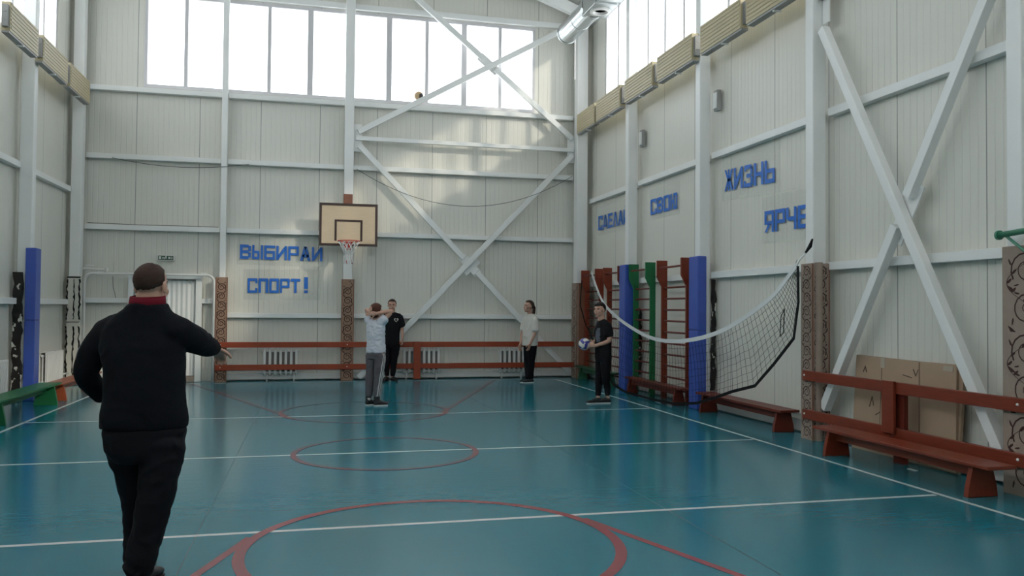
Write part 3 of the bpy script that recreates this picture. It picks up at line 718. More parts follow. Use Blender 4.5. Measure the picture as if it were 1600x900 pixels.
# ------------------------------------------------------------------ taped word banners
LET = {
 'В': [(0, 0, .24, 1), (.24, .8, .8, 1), (.24, .40, .8, .60), (.24, 0, .8, .2), (.76, .1, 1, .46), (.76, .54, 1, .92)],
 'Ы': [(0, 0, .2, 1), (.2, .42, .66, .6), (.2, 0, .66, .18), (.48, .18, .68, .42), (.8, 0, 1, 1)],
 'Б': [(0, 0, .22, 1), (.22, .82, 1, 1), (.22, .44, 1, .62), (.22, 0, 1, .18), (.78, .18, 1, .44)],
 'И': [(0, 0, .22, 1), (.78, 0, 1, 1), ('d', .22, .05, .78, .95, .30)],
 'Р': [(0, 0, .22, 1), (.22, .82, 1, 1), (.78, .5, 1, .82), (.22, .36, 1, .52)],
 'А': [('d', 0, 0, .36, 1, .26), ('d', .74, 0, .38, 1, .26), (.22, .26, .80, .44)],
 'С': [(0, 0, .24, 1), (.24, .82, 1, 1), (.24, 0, 1, .18), (.78, .66, 1, .82), (.78, .18, 1, .34)],
 'П': [(0, 0, .26, 1), (.74, 0, 1, 1), (.26, .8, .74, 1)],
 'О': [(0, 0, .24, 1), (.76, 0, 1, 1), (.24, .82, .76, 1), (.24, 0, .76, .18)],
 'Т': [(0, .8, 1, 1), (.37, 0, .63, .8)],
 '!': [(.3, .30, .7, 1.12), (.3, 0, .7, .2)],
 'Д': [('d', .06, .14, .34, 1, .22), ('d', .72, .14, .44, 1, .22), (.16, .14, .86, .30), (.02, -.04, .18, .16), (.84, -.04, 1, .16)],
 'Е': [(0, 0, .26, 1), (.26, .82, 1, 1), (.26, .42, .92, .6), (.26, 0, 1, .18)],
 'Л': [('d', 0, 0, .36, 1, .24), ('d', .76, 0, .40, 1, .24)],
 'Й': [(0, 0, .22, 1), (.78, 0, 1, 1), ('d', .22, .05, .78, .95, .28), (.3, 1.12, .7, 1.22)],
 'Ю': [(0, 0, .2, 1), (.2, .42, .44, .58), (.44, 0, .62, 1), (.82, 0, 1, 1), (.62, .82, .82, 1), (.62, 0, .82, .18)],
 'Ж': [(.42, 0, .58, 1), ('d', 0, 0, .38, .56, .2), ('d', 0, 1, .38, .44, .2), ('d', .8, 0, .44, .56, .2), ('d', .8, 1, .44, .44, .2)],
 'З': [(.08, .82, .86, 1), (.74, .56, .96, .9), (.3, .42, .86, .6), (.76, .08, 1, .46), (0, 0, .86, .18), (0, .18, .2, .3), (.08, .72, .26, .82)],
 'Н': [(0, 0, .24, 1), (.76, 0, 1, 1), (.24, .4, .76, .58)],
 'Ь': [(0, 0, .24, 1), (.24, .44, 1, .62), (.24, 0, 1, .18), (.78, .18, 1, .44)],
 'Я': [(.76, 0, 1, 1), (0, .82, .76, 1), (0, .5, .22, .82), (0, .36, .76, .52), ('d', 0, 0, .42, .4, .24)],
 'Ч': [(0, .46, .24, 1), (.24, .40, .76, .58), (.76, 0, 1, 1)]}
def banner(word, label, org, u, n, length, h, slope, film, gap=.115):
    """org = lower left of the lettering on the wall; u = reading direction; n = towards the room"""
    org, u, n = Vector(org), Vector(u), Vector(n); v = Vector((0, 0, 1)); u = (u + v * slope)
    o = thing('word_banner', label, 'banner', org, 'taped word banners')
    fx0, fx1, fz0, fz1 = film; K, J = 24, 12; P = []
    for j in range(J + 1):
        for i in range(K + 1):
            a = fx0 + (fx1 - fx0) * i / K; b = fz0 + (fz1 - fz0) * j / J
            wv = .006 * noise.noise(Vector((a * 4, b * 9, org.x + org.y)))
            P.append(org + u * a + v * b + n * (.014 + wv))
    F = [(j * (K + 1) + i, j * (K + 1) + i + 1, (j + 1) * (K + 1) + i + 1, (j + 1) * (K + 1) + i) for j in range(J) for i in range(K)]
    obj('plastic_film', MB().add(P, F), 'film', o, smooth=True)
    N = len(word); lw = length / (N + (N - 1) * gap)
    for k, ch in enumerate(word):
        x0 = k * lw * (1 + gap); g = MB()
        for s in LET[ch]:
            if s[0] == 'd':
                _, xa, ya, xb, yb, t = s; q = [(xa, ya), (xa + t, ya), (xb + t, yb), (xb, yb)] if True else None
                if ch in 'ИЙ': q = [(.18, 0), (.18, .34), (.82, 1), (.82, .66)]
            else: q = [(s[0], s[1]), (s[2], s[1]), (s[2], s[3]), (s[0], s[3])]
            g.prism([org + u * (x0 + a * lw) + v * (b * h) + n * .026 for a, b in q], n * .0015)
        obj('letter', g, 'tape', o)
    return o
Z3 = (0, -1, 0)
banner('ВЫБИРАИ', 'upper blue taped word on plastic film left of the basketball backboard', (-1.47, 18.2, 2.575), (1, 0, 0), (0, -1, 0), 1.70, .305, -.012, (-.06, 1.72, -.12, .50))
banner('СПОРТ!', 'lower blue taped word with exclamation mark on film on the back wall', (-1.305, 18.2, 1.855), (1, 0, 0), (0, -1, 0), 1.30, .31, .006, (-.08, 1.5, -.14, .50))
banner('СДЕЛАЙ', 'blue taped word nearest the back corner on the right wall, cut by a column', (6.28, 17.36, 3.34), (0, -1, 0), (-1, 0, 0), 1.80, .31, -.01, (-.08, 1.9, -.12, .52))
banner('СВОЮ', 'four letter blue taped word on the right wall between the two padded columns', (6.28, 14.45, 3.37), (0, -1, 0), (-1, 0, 0), 1.16, .29, -.008, (-.07, 1.25, -.1, .48))
banner('ЖИЗНЬ', 'highest blue taped word on the right wall, with wrinkled film', (6.28, 11.58, 3.43), (0, -1, 0), (-1, 0, 0), 1.42, .33, -.045, (-.1, 1.55, -.15, .60))
banner('ЯРЧЕ', 'lowest blue taped word on the right wall beside the column and net end', (6.28, 10.42, 2.68), (0, -1, 0), (-1, 0, 0), 1.06, .305, -.02, (-.08, 1.2, -.15, .52))

# ------------------------------------------------------------------ volleyball net hung along the right wall
o = thing('volleyball_net', 'slack volleyball net with white top tape hung along the right wall', 'net', (5.75, 12.5, 0))
def curve(keys):
    """Catmull-Rom through (y,z,x)"""
    P = [Vector(k) for k in keys]; P = [2 * P[0] - P[1]] + P + [2 * P[-1] - P[-2]]
    def f(t):
        t = max(0, min(t, len(P) - 3 - 1e-6)); i = int(t); s = t - i; a, b, c, d = P[i:i + 4]
        q = .5 * ((2 * b) + (c - a) * s + (2 * a - 5 * b + 4 * c - d) * s * s + (3 * b - a - 3 * c + d) * s ** 3)
        return Vector((q.z, q.x, q.y))
    return f
NX = 5.74
top = curve([(16.70, 2.36, NX + .12), (15.48, 1.64, NX), (13.73, 1.16, NX), (12.39, 1.06, NX), (10.87, 1.24, NX), (9.5, 1.70, NX), (8.85, 2.12, NX)])
bot = curve([(16.9, 1.20, NX + .1), (15.7, .42, NX + .02), (14.0, .03, NX), (12.5, .035, NX), (10.9, .30, NX), (8.93, 1.20, NX), (8.82, 2.10, NX)])
def ribbon(f, t0, t1, n, w, th=.008):
    mb = MB(); P = []
    for i in range(n + 1):
        t = t0 + (t1 - t0) * i / n; p = f(t); d = (f(t + .01) - f(t - .01)).normalized(); k = d.cross(Vector((1, 0, 0))).normalized() * w / 2; x = Vector((th / 2, 0, 0))
        P += [p - k - x, p + k - x, p + k + x, p - k + x]
    mb.add(P, [(4 * i + j, 4 * i + (j + 1) % 4, 4 * i + 4 + (j + 1) % 4, 4 * i + 4 + j) for i in range(n) for j in range(4)] + [(0, 1, 2, 3), (4 * n, 4 * n + 1, 4 * n + 2, 4 * n + 3)])
    return mb
obj('top_tape', ribbon(top, 0, 6, 60, .062), 'net_white', o)
# bottom tape has kinks: follow its key points
bk = [Vector(p) for p in ((NX + .1, 17.0, 1.25), (NX + .1, 16.5, .91), (NX + .03, 15.7, .42), (NX, 15.0, .10), (NX, 14.4, .03), (NX, 13.2, .025), (NX, 12.3, .05), (NX, 11.5, .15), (NX, 10.9, .30), (NX, 10.4, .44), (NX, 9.80, .575), (NX, 9.35, .89), (NX, 8.90, 1.24), (NX, 8.80, 1.68), (NX, 8.81, 2.12))]
cum = [0]
for a_, b_ in zip(bk[:-1], bk[1:]): cum.append(cum[-1] + (b_ - a_).length)
keyt = {0: 0, 1: 2, 2: 4, 3: 6, 4: 8, 5: 12, 6: 14}
def botp(t):
    """position on the bottom tape under top parameter t"""
    k = [0, 2.0, 4.0, 5.9, 8.2, 11.7, 14]; i = min(int(t), 5); g = k[i] + (k[i + 1] - k[i]) * (t - i); j = min(int(g), 13); return bk[j].lerp(bk[j + 1], g - j)
def botline(s):
    j = min(int(s), 13); return bk[j].lerp(bk[j + 1], s - j)
obj('bottom_tape', ribbon(botline, 0, 14, 84, .042), 'black', o)
mesh = MB(); NV, NH = 88, 9
def cell(i, j):
    t = 6 * i / NV; a_, b_ = top(t), botp(t); s = j / NH
    p = a_.lerp(b_, s); wob = .02 * noise.noise(p * 3.1); return p + Vector((.025 * math.sin(s * pi), wob, wob - .03 * math.sin(s * pi)))
for i in range(0, NV + 1): mesh.tube([cell(i, j) for j in range(NH + 1)], .0024, 3)
for j in range(1, NH): mesh.tube([cell(i, j) for i in range(NV + 1)], .0024, 3)
obj('mesh', mesh, 'cord', o)
obj('tie_cord', MB().tube([(NX, 8.85, 2.12), (NX + .02, 8.80, 2.2), (NX + .1, 8.76, 2.3)], .012, 6).tube([(NX, 8.83, 2.2), (NX + .03, 8.90, 2.16), (NX, 8.9, 2.10)], .006, 5), 'net_white', o)
obj('end_strap', MB().tube([(NX + .07, 8.76, 2.28), (NX + .12, 8.74, 2.36), (NX + .14, 8.72, 2.45)], [.012, .024, .01], 6), 'black', o)
obj('end_strap', MB().tube([(NX + .1, 17.0, 1.25), (5.80, 17.25, 1.65), (5.84, 17.3, 2.05), (5.86, 17.3, 2.2)], .013, 6), 'black', o)
obj('hook_cord', MB().tube([(NX, 9.1, 1.6), (NX, 9.12, 1.3), (NX, 9.2, 1.25), (NX, 9.18, 1.5), (NX, 9.1, 1.6)], .006, 5), 'cord', o)

# ------------------------------------------------------------------ flattened cardboard carton, green pull-up pipe, debris
o = thing('cardboard_carton', 'large flattened cardboard carton leaning on the right wall behind the near bench', 'carton', (6.15, 7.5, 0))
cd = MB()
def cpt(y, z, d=0): return (6.13 + .075 * z / 1.06 + d, y, z)
cy0, cy1 = 6.72, 8.33
cd.prism([cpt(cy0, 0), cpt(cy1, 0), cpt(cy1 + .01, 1.07), cpt(7.3, 1.055), cpt(cy0, 1.06)], (.035, 0, 0))
obj('board', cd, 'card', o)
cd = MB().prism([cpt(cy0, .02, -.03), cpt(7.22, .02, -.012), cpt(7.30, 1.05, -.012), cpt(cy0 + .06, 1.05, -.03)], (.03, 0, 0))
obj('folded_flap', cd, 'card', o)
obj('crease', MB().prism([cpt(7.225, .02, -.014), cpt(7.235, .02, -.014), cpt(7.315, 1.05, -.014), cpt(7.30, 1.05, -.014)], (.004, 0, 0)).prism([cpt(7.86, .02, -.002), cpt(7.87, .02, -.002), cpt(7.90, 1.06, -.002), cpt(7.89, 1.06, -.002)], (.003, 0, 0)), 'card_line', o)
pm = MB()
for pts in ([(8.2, .88), (8.17, .95), (8.14, .88)], [(8.06, .50), (8.02, .62), (7.99, .52)], [(7.95, .42), (7.88, .46)], [(7.55, .90), (7.42, .88)], [(7.4, .97), (7.36, .9), (7.33, .97)]):
    pm.tube([cpt(a_, b_, -.003) for a_, b_ in pts], .005, 4)
obj('pen_scribble', pm, 'pen', o)
obj('packing_tape', MB().prism([cpt(7.84, .95, -.004), cpt(7.91, .95, -.004), cpt(7.915, 1.065, -.004), cpt(7.85, 1.065, -.004)], (.003, 0, 0)).prism([cpt(6.82, .99, -.034), cpt(6.95, .99, -.034), cpt(6.95, 1.04, -.034), cpt(6.82, 1.04, -.034)], (.003, 0, 0)), 'tape_clear', o)
o = thing('pull_up_bar', 'green steel pipe with a strut at the right edge above the damask padding', 'bar', (5.85, 5.4, 2.26))
obj('pipe', MB().tube([(5.84, 5.92, 2.255), (5.82, 5.1, 2.30)], .026, 12), 'green_pipe', o, smooth=True)
obj('end_flange', MB().lathe((5.84, 5.92, 2.255), [(.042, -.012), (.042, .012)], 16, 'y'), 'green_pipe', o)
obj('strut', MB().tube([(5.845, 5.86, 2.25), (5.86, 5.62, 2.06), (5.865, 5.52, 1.99)], .013, 8), 'green_pipe', o)
tag(obj('paper_scrap', MB().box(5.83, 5.87, 6.95, 7.06, 0, .006), 'white', base=(5.85, 7.0, 0)), 'small white scrap on the floor under the near bench', 'scrap')

# ------------------------------------------------------------------ people
def voxelise(mb, size, smooth=4, wrinkle=0, wf=(7, 7, 5), seed=0, zr=None):
    """one continuous surface out of overlapping closed pieces, with soft cloth folds"""
    me = bpy.data.meshes.new('tmp'); me.from_pydata([tuple(p) for p in mb.v], [], mb.f)
    bm = bmesh.new(); bm.from_mesh(me); bmesh.ops.recalc_face_normals(bm, faces=bm.faces); bm.to_mesh(me); bm.free()
    o = bpy.data.objects.new('tmp', me); C.objects.link(o)
    r = o.modifiers.new('r', 'REMESH'); r.mode = 'VOXEL'; r.voxel_size = size
    k = o.modifiers.new('s', 'SMOOTH'); k.factor = .5; k.iterations = smooth
    out = bpy.data.meshes.new_from_object(o.evaluated_get(bpy.context.evaluated_depsgraph_get()))
    bpy.data.objects.remove(o)
    if wrinkle:
        nr = [v.normal.copy() for v in out.vertices]
        for v, n in zip(out.vertices, nr):
            p = Vector((v.co.x * wf[0], v.co.y * wf[1], v.co.z * wf[2])) + Vector((seed, seed * 2.3, -seed))
            q = p + Vector((noise.noise(p), noise.noise(p + Vector((9, 3, 1))), 0)) * .8
            v.co += n * wrinkle * (1 - abs(noise.noise(q)) * 2.6) * .6
    out.polygons.foreach_set('use_smooth', [True] * len(out.polygons))
    return out
def put(name, me, m, parent=None, loc=None, rz=0):
    for k in (m if isinstance(m, (list, tuple)) else [m]): me.materials.append(M[k])
    me.name = name; o = bpy.data.objects.new(name, me); C.objects.link(o)
    if parent: o.parent = parent
    if loc: o.location = loc; o.rotation_euler = (0, 0, rz)
    return o
def lput(name, mb, m, parent, smooth=True, bevel=0):
    """child mesh given in the person's own coordinates"""
    me = bpy.data.meshes.new(name); me.from_pydata([tuple(p) for p in mb.v], [], mb.f)
    bm = bmesh.new(); bm.from_mesh(me); bmesh.ops.recalc_face_normals(bm, faces=bm.faces); bm.to_mesh(me); bm.free()
    if smooth: me.polygons.foreach_set('use_smooth', [True] * len(me.polygons))
    mi = mb.m; me.polygons.foreach_set('material_index', mi)
    o = put(name, me, m, parent)
    if bevel: b = o.modifiers.new('bevel', 'BEVEL'); b.width = bevel; b.segments = 2
    return o
def V(*a): return Vector(a)
def limb(mb, pts, rad, n=14, sub=4):
    """tapering limb through joints with rounded ends; pts may be 3+ joints"""
    P = [Vector(p) for p in pts]; Q, rr = [], []
    E = [2 * P[0] - P[1]] + P + [2 * P[-1] - P[-2]]
    for i in range(len(P) - 1):
        a, b, c, d = E[i:i + 4]
        for k in range(sub):
            s = k / sub; lin = b.lerp(c, s)
            cr_ = .5 * ((2 * b) + (c - a) * s + (2 * a - 5 * b + 4 * c - d) * s * s + (3 * b - a - 3 * c + d) * s ** 3)
            Q.append(lin.lerp(cr_, .55)); rr.append(rad[i] + (rad[i + 1] - rad[i]) * s)
    Q.append(P[-1]); rr.append(rad[-1])
    d0, d1 = (Q[0] - Q[1]).normalized(), (Q[-1] - Q[-2]).normalized()
    pre = [(Q[0] + d0 * rr[0] * f, rr[0] * g) for f, g in ((.55, .35), (.42, .7), (.2, .93))]
    post = [(Q[-1] + d1 * rr[-1] * f, rr[-1] * g) for f, g in ((.2, .93), (.42, .7), (.55, .35))]
    pts_ = [p for p, _ in pre] + Q + [p for p, _ in post]; rs = [r for _, r in pre] + rr + [r for _, r in post]
    return mb.tube(pts_, rs, n)
def hand(mb, wrist, d, nrm, thumb, curl=.35, k=1.0, spread=1.0):
    """palm, four unequal bent fingers and a thumb leaving the side of the palm. nrm = palm side, thumb = +1/-1 side"""
    w, d, nrm = Vector(wrist), Vector(d).normalized(), Vector(nrm); nrm = (nrm - d * nrm.dot(d)).normalized(); s = d.cross(nrm) * thumb
    mb.loft([(w + d * a * k, s, nrm, b * k, c * k) for a, b, c in ((-.03, .024, .019), (.0, .027, .02), (.035, .038, .018), (.075, .042, .016), (.098, .038, .013))], 14)
    for off, L in ((.030, .072), (.0105, .080), (-.0105, .075), (-.030, .058)):
        p = w + d * .09 * k + s * off * k; dd = (d + s * off * 2.2 * spread).normalized(); pts = [p - dd * .012]; ang = 0
        for f in (.46, .31, .23):
            ang += curl; q = dd * math.cos(ang) + nrm * math.sin(ang); p = p + q * L * f * k; pts.append(p.copy())
        mb.tube(pts, [.0105 * k, .010 * k, .009 * k, .0075 * k], 8)
    p = w + d * .025 * k + s * .030 * k; pts = [p]
    for a, b, c, L in ((.62, .75, .15, .036), (.80, .55, .25, .030), (.92, .30, .25 + curl * .4, .026)):
        p = p + (d * a + s * b + nrm * c).normalized() * L * k; pts.append(p.copy())
    mb.tube(pts, [.014 * k, .0125 * k, .0105 * k, .0085 * k], 8)
def head(mb, c, F, U=(0, 0, 1), k=1.0):
    c, F, U = Vector(c), Vector(F).normalized(), Vector(U).normalized(); Rr = F.cross(U).normalized(); U = Rr.cross(F)
    def e(r_, f, u, a, b, cc, n=14): mb.ell(c + (Rr * r_ + F * f + U * u) * k, (a * k, b * k, cc * k), F, U, n, 9)
    e(0, -.012, .030, .075, .096, .086, 20); e(0, .030, -.035, .060, .066, .078, 18); e(0, .066, -.092, .026, .024, .022)
    e(0, .097, -.014, .0145, .018, .024); e(0, .090, .012, .011, .012, .030); e(0, .084, -.060, .025, .014, .013)
    e(0, .078, .030, .052, .020, .013)
    for s in (-1, 1):
        e(s * .036, .066, -.026, .024, .022, .024); e(s * .078, -.008, -.008, .010, .021, .033); e(s * .045, .012, -.070, .018, .045, .028)
    return c, F, U, Rr
def hair_cap(c, F, U, k, thick=.012, front=.062, nape=-.058, side=.012):
    Rr = F.cross(U); mb = MB(); n, q = 36, 24; st = []
    o = len(mb.v)
    for i in range(q + 1):
        a = -pi / 2 + pi * i / q
        for j in range(n):
            b = 2 * pi * j / n; x, y, z = math.cos(a) * math.cos(b), math.cos(a) * math.sin(b), math.sin(a)
            f, u = y * .096 - .012, z * .086 + .030
            if y > .35: thr = front
            elif y > -.05: thr = side + (front - side) * ((y + .05) / .4) ** .7
            else: thr = side + (nape - side) * min(1, (-y - .05) / .6)
            t = (u - thr - .010 * noise.noise(Vector((x * 5, y * 5, 1.7)))) / .020; g = max(0, min(1, t)); ln = -.022 + (thick + .022 + .003 * noise.noise(Vector((x, y, z)) * 6)) * g
            if u < -.045 : f += 0
            mb.v.append(c + (Rr * x * (.075 + ln) + F * (y * (.096 + ln) - .012) + U * (z * (.086 + ln) + .030)) * k)
    for i in range(q):
        for j in range(n): mb.f.append([i * n + j, i * n + (j + 1) % n, (i + 1) * n + (j + 1) % n, (i + 1) * n + j]); mb.m.append(0)
    mb.f += [list(range(n))[::-1], [q * n + j for j in range(n)]]; mb.m += [0, 0]
    return mb
def paint_face(me, c, F, U, Rr, k):
    """brows, eyes and lips as materials of the one body surface (slots: skin, hair, eye, lips)"""
    for p in me.polygons:
        d = (p.center - c) / k; f, u, r_ = d.dot(F), d.dot(U), abs(d.dot(Rr))
        if f < .045 or abs(u) > .12: continue
        if .024 < u < .032 and .016 < r_ < .046: p.material_index = 1
        elif abs(u - .008) < .0050 and .021 < r_ < .041: p.material_index = 2
        elif abs(u + .060) < .0085 and r_ < .024: p.material_index = 3
def shoe(parent, heel, toe, up_h, m, sole_m, w=.048, high=0):
    """shoe from heel to toe on the ground; the sole is a sub-part"""
    h, t = Vector(heel), Vector(toe); d = (t - h).normalized(); L = (t - h).length; s = d.cross(V(0, 0, 1)).normalized(); u = s.cross(d)
    up_ = MB(); prof = [(.0, .70, .060), (.06, .82, .085), (.20, .88, up_h), (.34, .9, up_h * .98), (.48, .96, .078), (.65, 1.05, .062), (.82, 1.0, .052), (.94, .75, .042), (1.0, .4, .030)]
    up_.loft([(h + d * a * L + u * (.014 + b2 / 2), s, u, w * b1, b2 / 2) for a, b1, b2 in prof], 18)
    if high: up_.loft([(h + d * (.2 * L) + u * z, s, d, r_, r_ * 1.15) for z, r_ in ((.05, .044), (.10, .043), (.15, .044))], 16)
    me = voxelise(up_, .006, 3); so = put('shoe', me, m, parent)
    mb = MB(); ring_ = []
    for a, b in ((0, .5), (.03, .78), (.12, .92), (.3, .95), (.5, 1.02), (.7, 1.13), (.86, 1.02), (.96, .72), (.99, .3)): ring_.append((a, b))
    P = [h + d * a * L + s * b * w for a, b in ring_] + [h + d * a * L - s * b * w for a, b in ring_[::-1]]
    mb.prism(P, u * .019)
    lput('sole', mb, sole_m, so, False, .003)
    return so
def person(label, loc, J, group=None):
    """J holds joints and sizes in the figure's own frame: x to the right and y away as the photo sees it, z up"""
    k = J.get('hk', 1.0); skin = MB(); F = Vector(J['F']).normalized(); Z = V(0, 0, 1); Rt = F.cross(Z).normalized()
    c, hF, hU, hR = head(skin, J['head'], J['hF'], J.get('hU', (0, 0, 1)), k)
    nb = Vector(J['neck'])
    skin.loft([(nb - Z * .05, Rt, F, .062 * k, .060 * k), (nb.lerp(c - hU * .05 * k, .4), Rt, F, J.get('nr', .055) * k, J.get('nr', .055) * 1.05 * k), (c - hU * .045 * k - hF * .012 * k, Rt, F, J.get('nr', .054) * k, .060 * k), (c - hF * .012 * k, Rt, F, .05 * k, .055 * k)], 18)
    T = [(Vector(p), a, b) for p, a, b in J['torso']]
    skin.loft([(p, Rt, F, a - .03, b - .03) for p, a, b in T], 24)
    for s in 'LR':
        ar = J['arm' + s]; r_ = J.get('arm_r', (.046, .040, .027))
        limb(skin, [V(*p) for p in ar], r_); wr = Vector(ar[-1])
        h = J['hand' + s]; hand(skin, wr, h[0], h[1], h[2], h[3] if len(h) > 3 else .3, J.get('handk', 1.0))
        lg = J['leg' + s]; limb(skin, [V(*p) for p in lg], (.064, .042, .028))
        tip = Vector(J['foot' + s][1]); hl = Vector(J['foot' + s][0])
        limb(skin, [hl.lerp(tip, .12) + Z * .06, hl.lerp(tip, .45) + Z * .055, hl.lerp(tip, .85) + Z * .035], (.03, .034, .022))
        limb(skin, [Vector(lg[-1]), hl.lerp(tip, .2) + Z * .06], (.034, .032))
    me = voxelise(skin, .0055, 3); body = put('person', me, ['skin', J['hair_m'], 'eye', 'lip'], None, loc, J.get('rz', -.241055))
    paint_face(me, c, hF, hU, hR, k)
    tag(body, label, 'person', group)
    hm = hair_cap(c, hF, hU, k, **J.get('hair', {}))
    if 'hair_extra' in J: J['hair_extra'](hm, c, hF, hU, hR, k)
    lput('hair', hm, J['hair_m'], body)
    # upper garment
    g = MB(); g.loft([(p, Rt, F, a, b) for p, a, b in T], 30, p=2.25)
    for s in 'LR':
        sl = J['sleeve' + s]; limb(g, [V(*p) for p, _ in sl], [r_ for _, r_ in sl], 18)
        if J.get('yoke', True):
            sh = Vector(sl[0][0]); limb(g, [nb - Z * .045, sh], (J.get('yoke_r', .07), sl[0][1] * .96), 16)
    up_ = put(J['top_name'], voxelise(g, .0085, 5, J.get('wr', .007), J.get('wf', (9, 9, 6)), J.get('seed', 1)), J['top_m'], body)
    # trousers
    g = MB(); PV = J['pelvis']; g.loft([(Vector(p), Rt, F, a, b) for p, a, b in PV], 26, p=2.3)
    for s in 'LR': limb(g, [V(*p) for p, _ in J['pant' + s]], [r_ for _, r_ in J['pant' + s]], 18)
    pn = put(J['pant_name'], voxelise(g, .0085, 5, J.get('pwr', .007), J.get('pwf', (8, 8, 11)), J.get('seed', 1) + 4), J['pant_m'], body)
    for s in 'LR':
        shoe(body, J['foot' + s][0], J['foot' + s][1], J.get('up_h', .09), 'shoe', J['sole'], J.get('shoe_w', .046), J.get('high', 0))
        if 'sock' in J:
            a_ = Vector(J['leg' + s][-1]); hl = Vector(J['foot' + s][0]).lerp(Vector(J['foot' + s][1]), .2)
            lput('sock', MB().tube([hl + Z * .08, a_ * .5 + (hl + Z * .1) * .5, a_ + Z * .03], .040, 14), J['sock'], body)
    return body, up_, pn
def decal(name, parent, polys, d, m, off=.003):
    """thin marks laid onto a garment: polygons projected along d"""
    bm = bmesh.new(); bm.from_mesh(parent.data); t = BVHTree.FromBMesh(bm); bm.free(); mb = MB(); d = Vector(d).normalized()
    for poly in polys:
        P = []
        for p in poly:
            hit = t.ray_cast(Vector(p) - d * 1.0, d)
            if hit[0] is None: P = None; break
            P.append(hit[0] - d * off)
        if P: mb.add(P, [range(len(P))])
    if mb.v: return lput(name, mb, m, parent, False)
def strip(path, side, w):
    P = [Vector(p) for p in path]; s = Vector(side) * w / 2
    return [[P[i] - s, P[i] + s, P[i + 1] + s, P[i + 1] - s] for i in range(len(P) - 1)]
def dense(path, n):
    P = [Vector(p) for p in path]; out = []
    for a_, b_ in zip(P[:-1], P[1:]): out += [a_.lerp(b_, i / n) for i in range(n)]
    return out + [P[-1]]

# man in black, seen from behind, walking and pointing with his right arm
J = dict(F=(-.26, .96, 0), head=(.018, .01, 1.694), hF=(.10, .99, -.03), neck=(.004, -.002, 1.56), nr=.068, hk=1.09, hair_m='hair_brown', hair=dict(thick=.005, nape=-.040, side=-.004, front=.07),
  torso=[((-.005, .0, .885), .232, .150), ((-.005, .0, .93), .236, .158), ((-.004, .0, 1.05), .216, .158), ((-.006, .0, 1.20), .216, .150), ((-.02, .0, 1.34), .228, .140), ((-.03, .005, 1.44), .215, .120), ((-.012, .0, 1.53), .158, .100), ((.002, 0, 1.565), .118, .100), ((.004, 0, 1.592), .104, .098)],
  armL=[(-.235, .01, 1.44), (-.365, .03, 1.19), (-.335, .20, 1.025)], handL=((.45, .80, -.35), (.7, -.3, .5), 1, .35),
  armR=[(.165, .05, 1.44), (.200, .25, 1.372), (.222, .47, 1.318)], handR=((.03, .86, -.5), (-.05, -.5, -.86), -1, .55),
  sleeveL=[((-.215, .01, 1.43), .088), ((-.312, .02, 1.31), .079), ((-.362, .03, 1.195), .065), ((-.358, .11, 1.11), .060), ((-.338, .18, 1.045), .047)],
  sleeveR=[((.165, .04, 1.425), .092), ((.195, .15, 1.39), .082), ((.206, .25, 1.365), .076), ((.214, .36, 1.335), .064), ((.222, .45, 1.318), .044)],
  legL=[(-.11, .0, .86), (-.098, .10, .47), (-.098, .15, .10)], footL=[(-.095, .12, 0), (-.13, .39, 0)],
  legR=[(.10, .0, .86), (.070, -.01, .48), (.005, -.07, .10)], footR=[(.0, -.12, 0), (.035, .16, 0)],
  top_name='jumper', top_m='jumper', wr=.008, wf=(6, 6, 9), seed=3, yoke_r=.085,
  pelvis=[((-.005, 0, .98), .205, .13), ((-.0, 0, .86), .222, .145), ((.0, .0, .76), .205, .14), ((.0, .0, .70), .15, .12)],
  pant_name='trousers', pant_m='trouser', pwr=.010, pwf=(7, 7, 10),
  pantL=[((-.105, .0, .80), .115), ((-.100, .05, .64), .098), ((-.094, .11, .47), .080), ((-.100, .14, .28), .070), ((-.100, .14, .10), .068)],
  pantR=[((.108, .0, .80), .120), ((.098, -.01, .66), .112), ((.078, -.02, .50), .098), ((.042, -.04, .30), .086), ((.006, -.07, .10), .080)],
  sole='sole_black', shoe_w=.05)
man, jm, tr_ = person('person in black jumper and trousers seen from behind, right arm reaching forward', (-.91, 5.056, 0), J)
cl = MB(); cc = Vector((-.0, -.002, 1.588))
cl.loft([(cc + V(0, .004 + .0, -.045), V(1, 0, 0), V(0, 1, .12), .104, .098), (cc + V(0, .004, .02), V(1, 0, 0), V(0, 1, .12), .099, .096), (cc + V(0, .006, .048), V(1, 0, 0), V(0, 1, .12), .095, .092), (cc + V(0, .006, .051), V(1, 0, 0), V(0, 1, .12), .084, .081), (cc + V(0, .004, .0), V(1, 0, 0), V(0, 1, .12), .074, .07)], 28)
lput('collar', cl, 'collar', man)
decal('sleeve_patch', jm, strip(dense([(-.372, -.03, 1.36), (-.402, -.015, 1.27)], 6), (.7, -.7, 0), .045), (.75, .66, 0), 'patch')

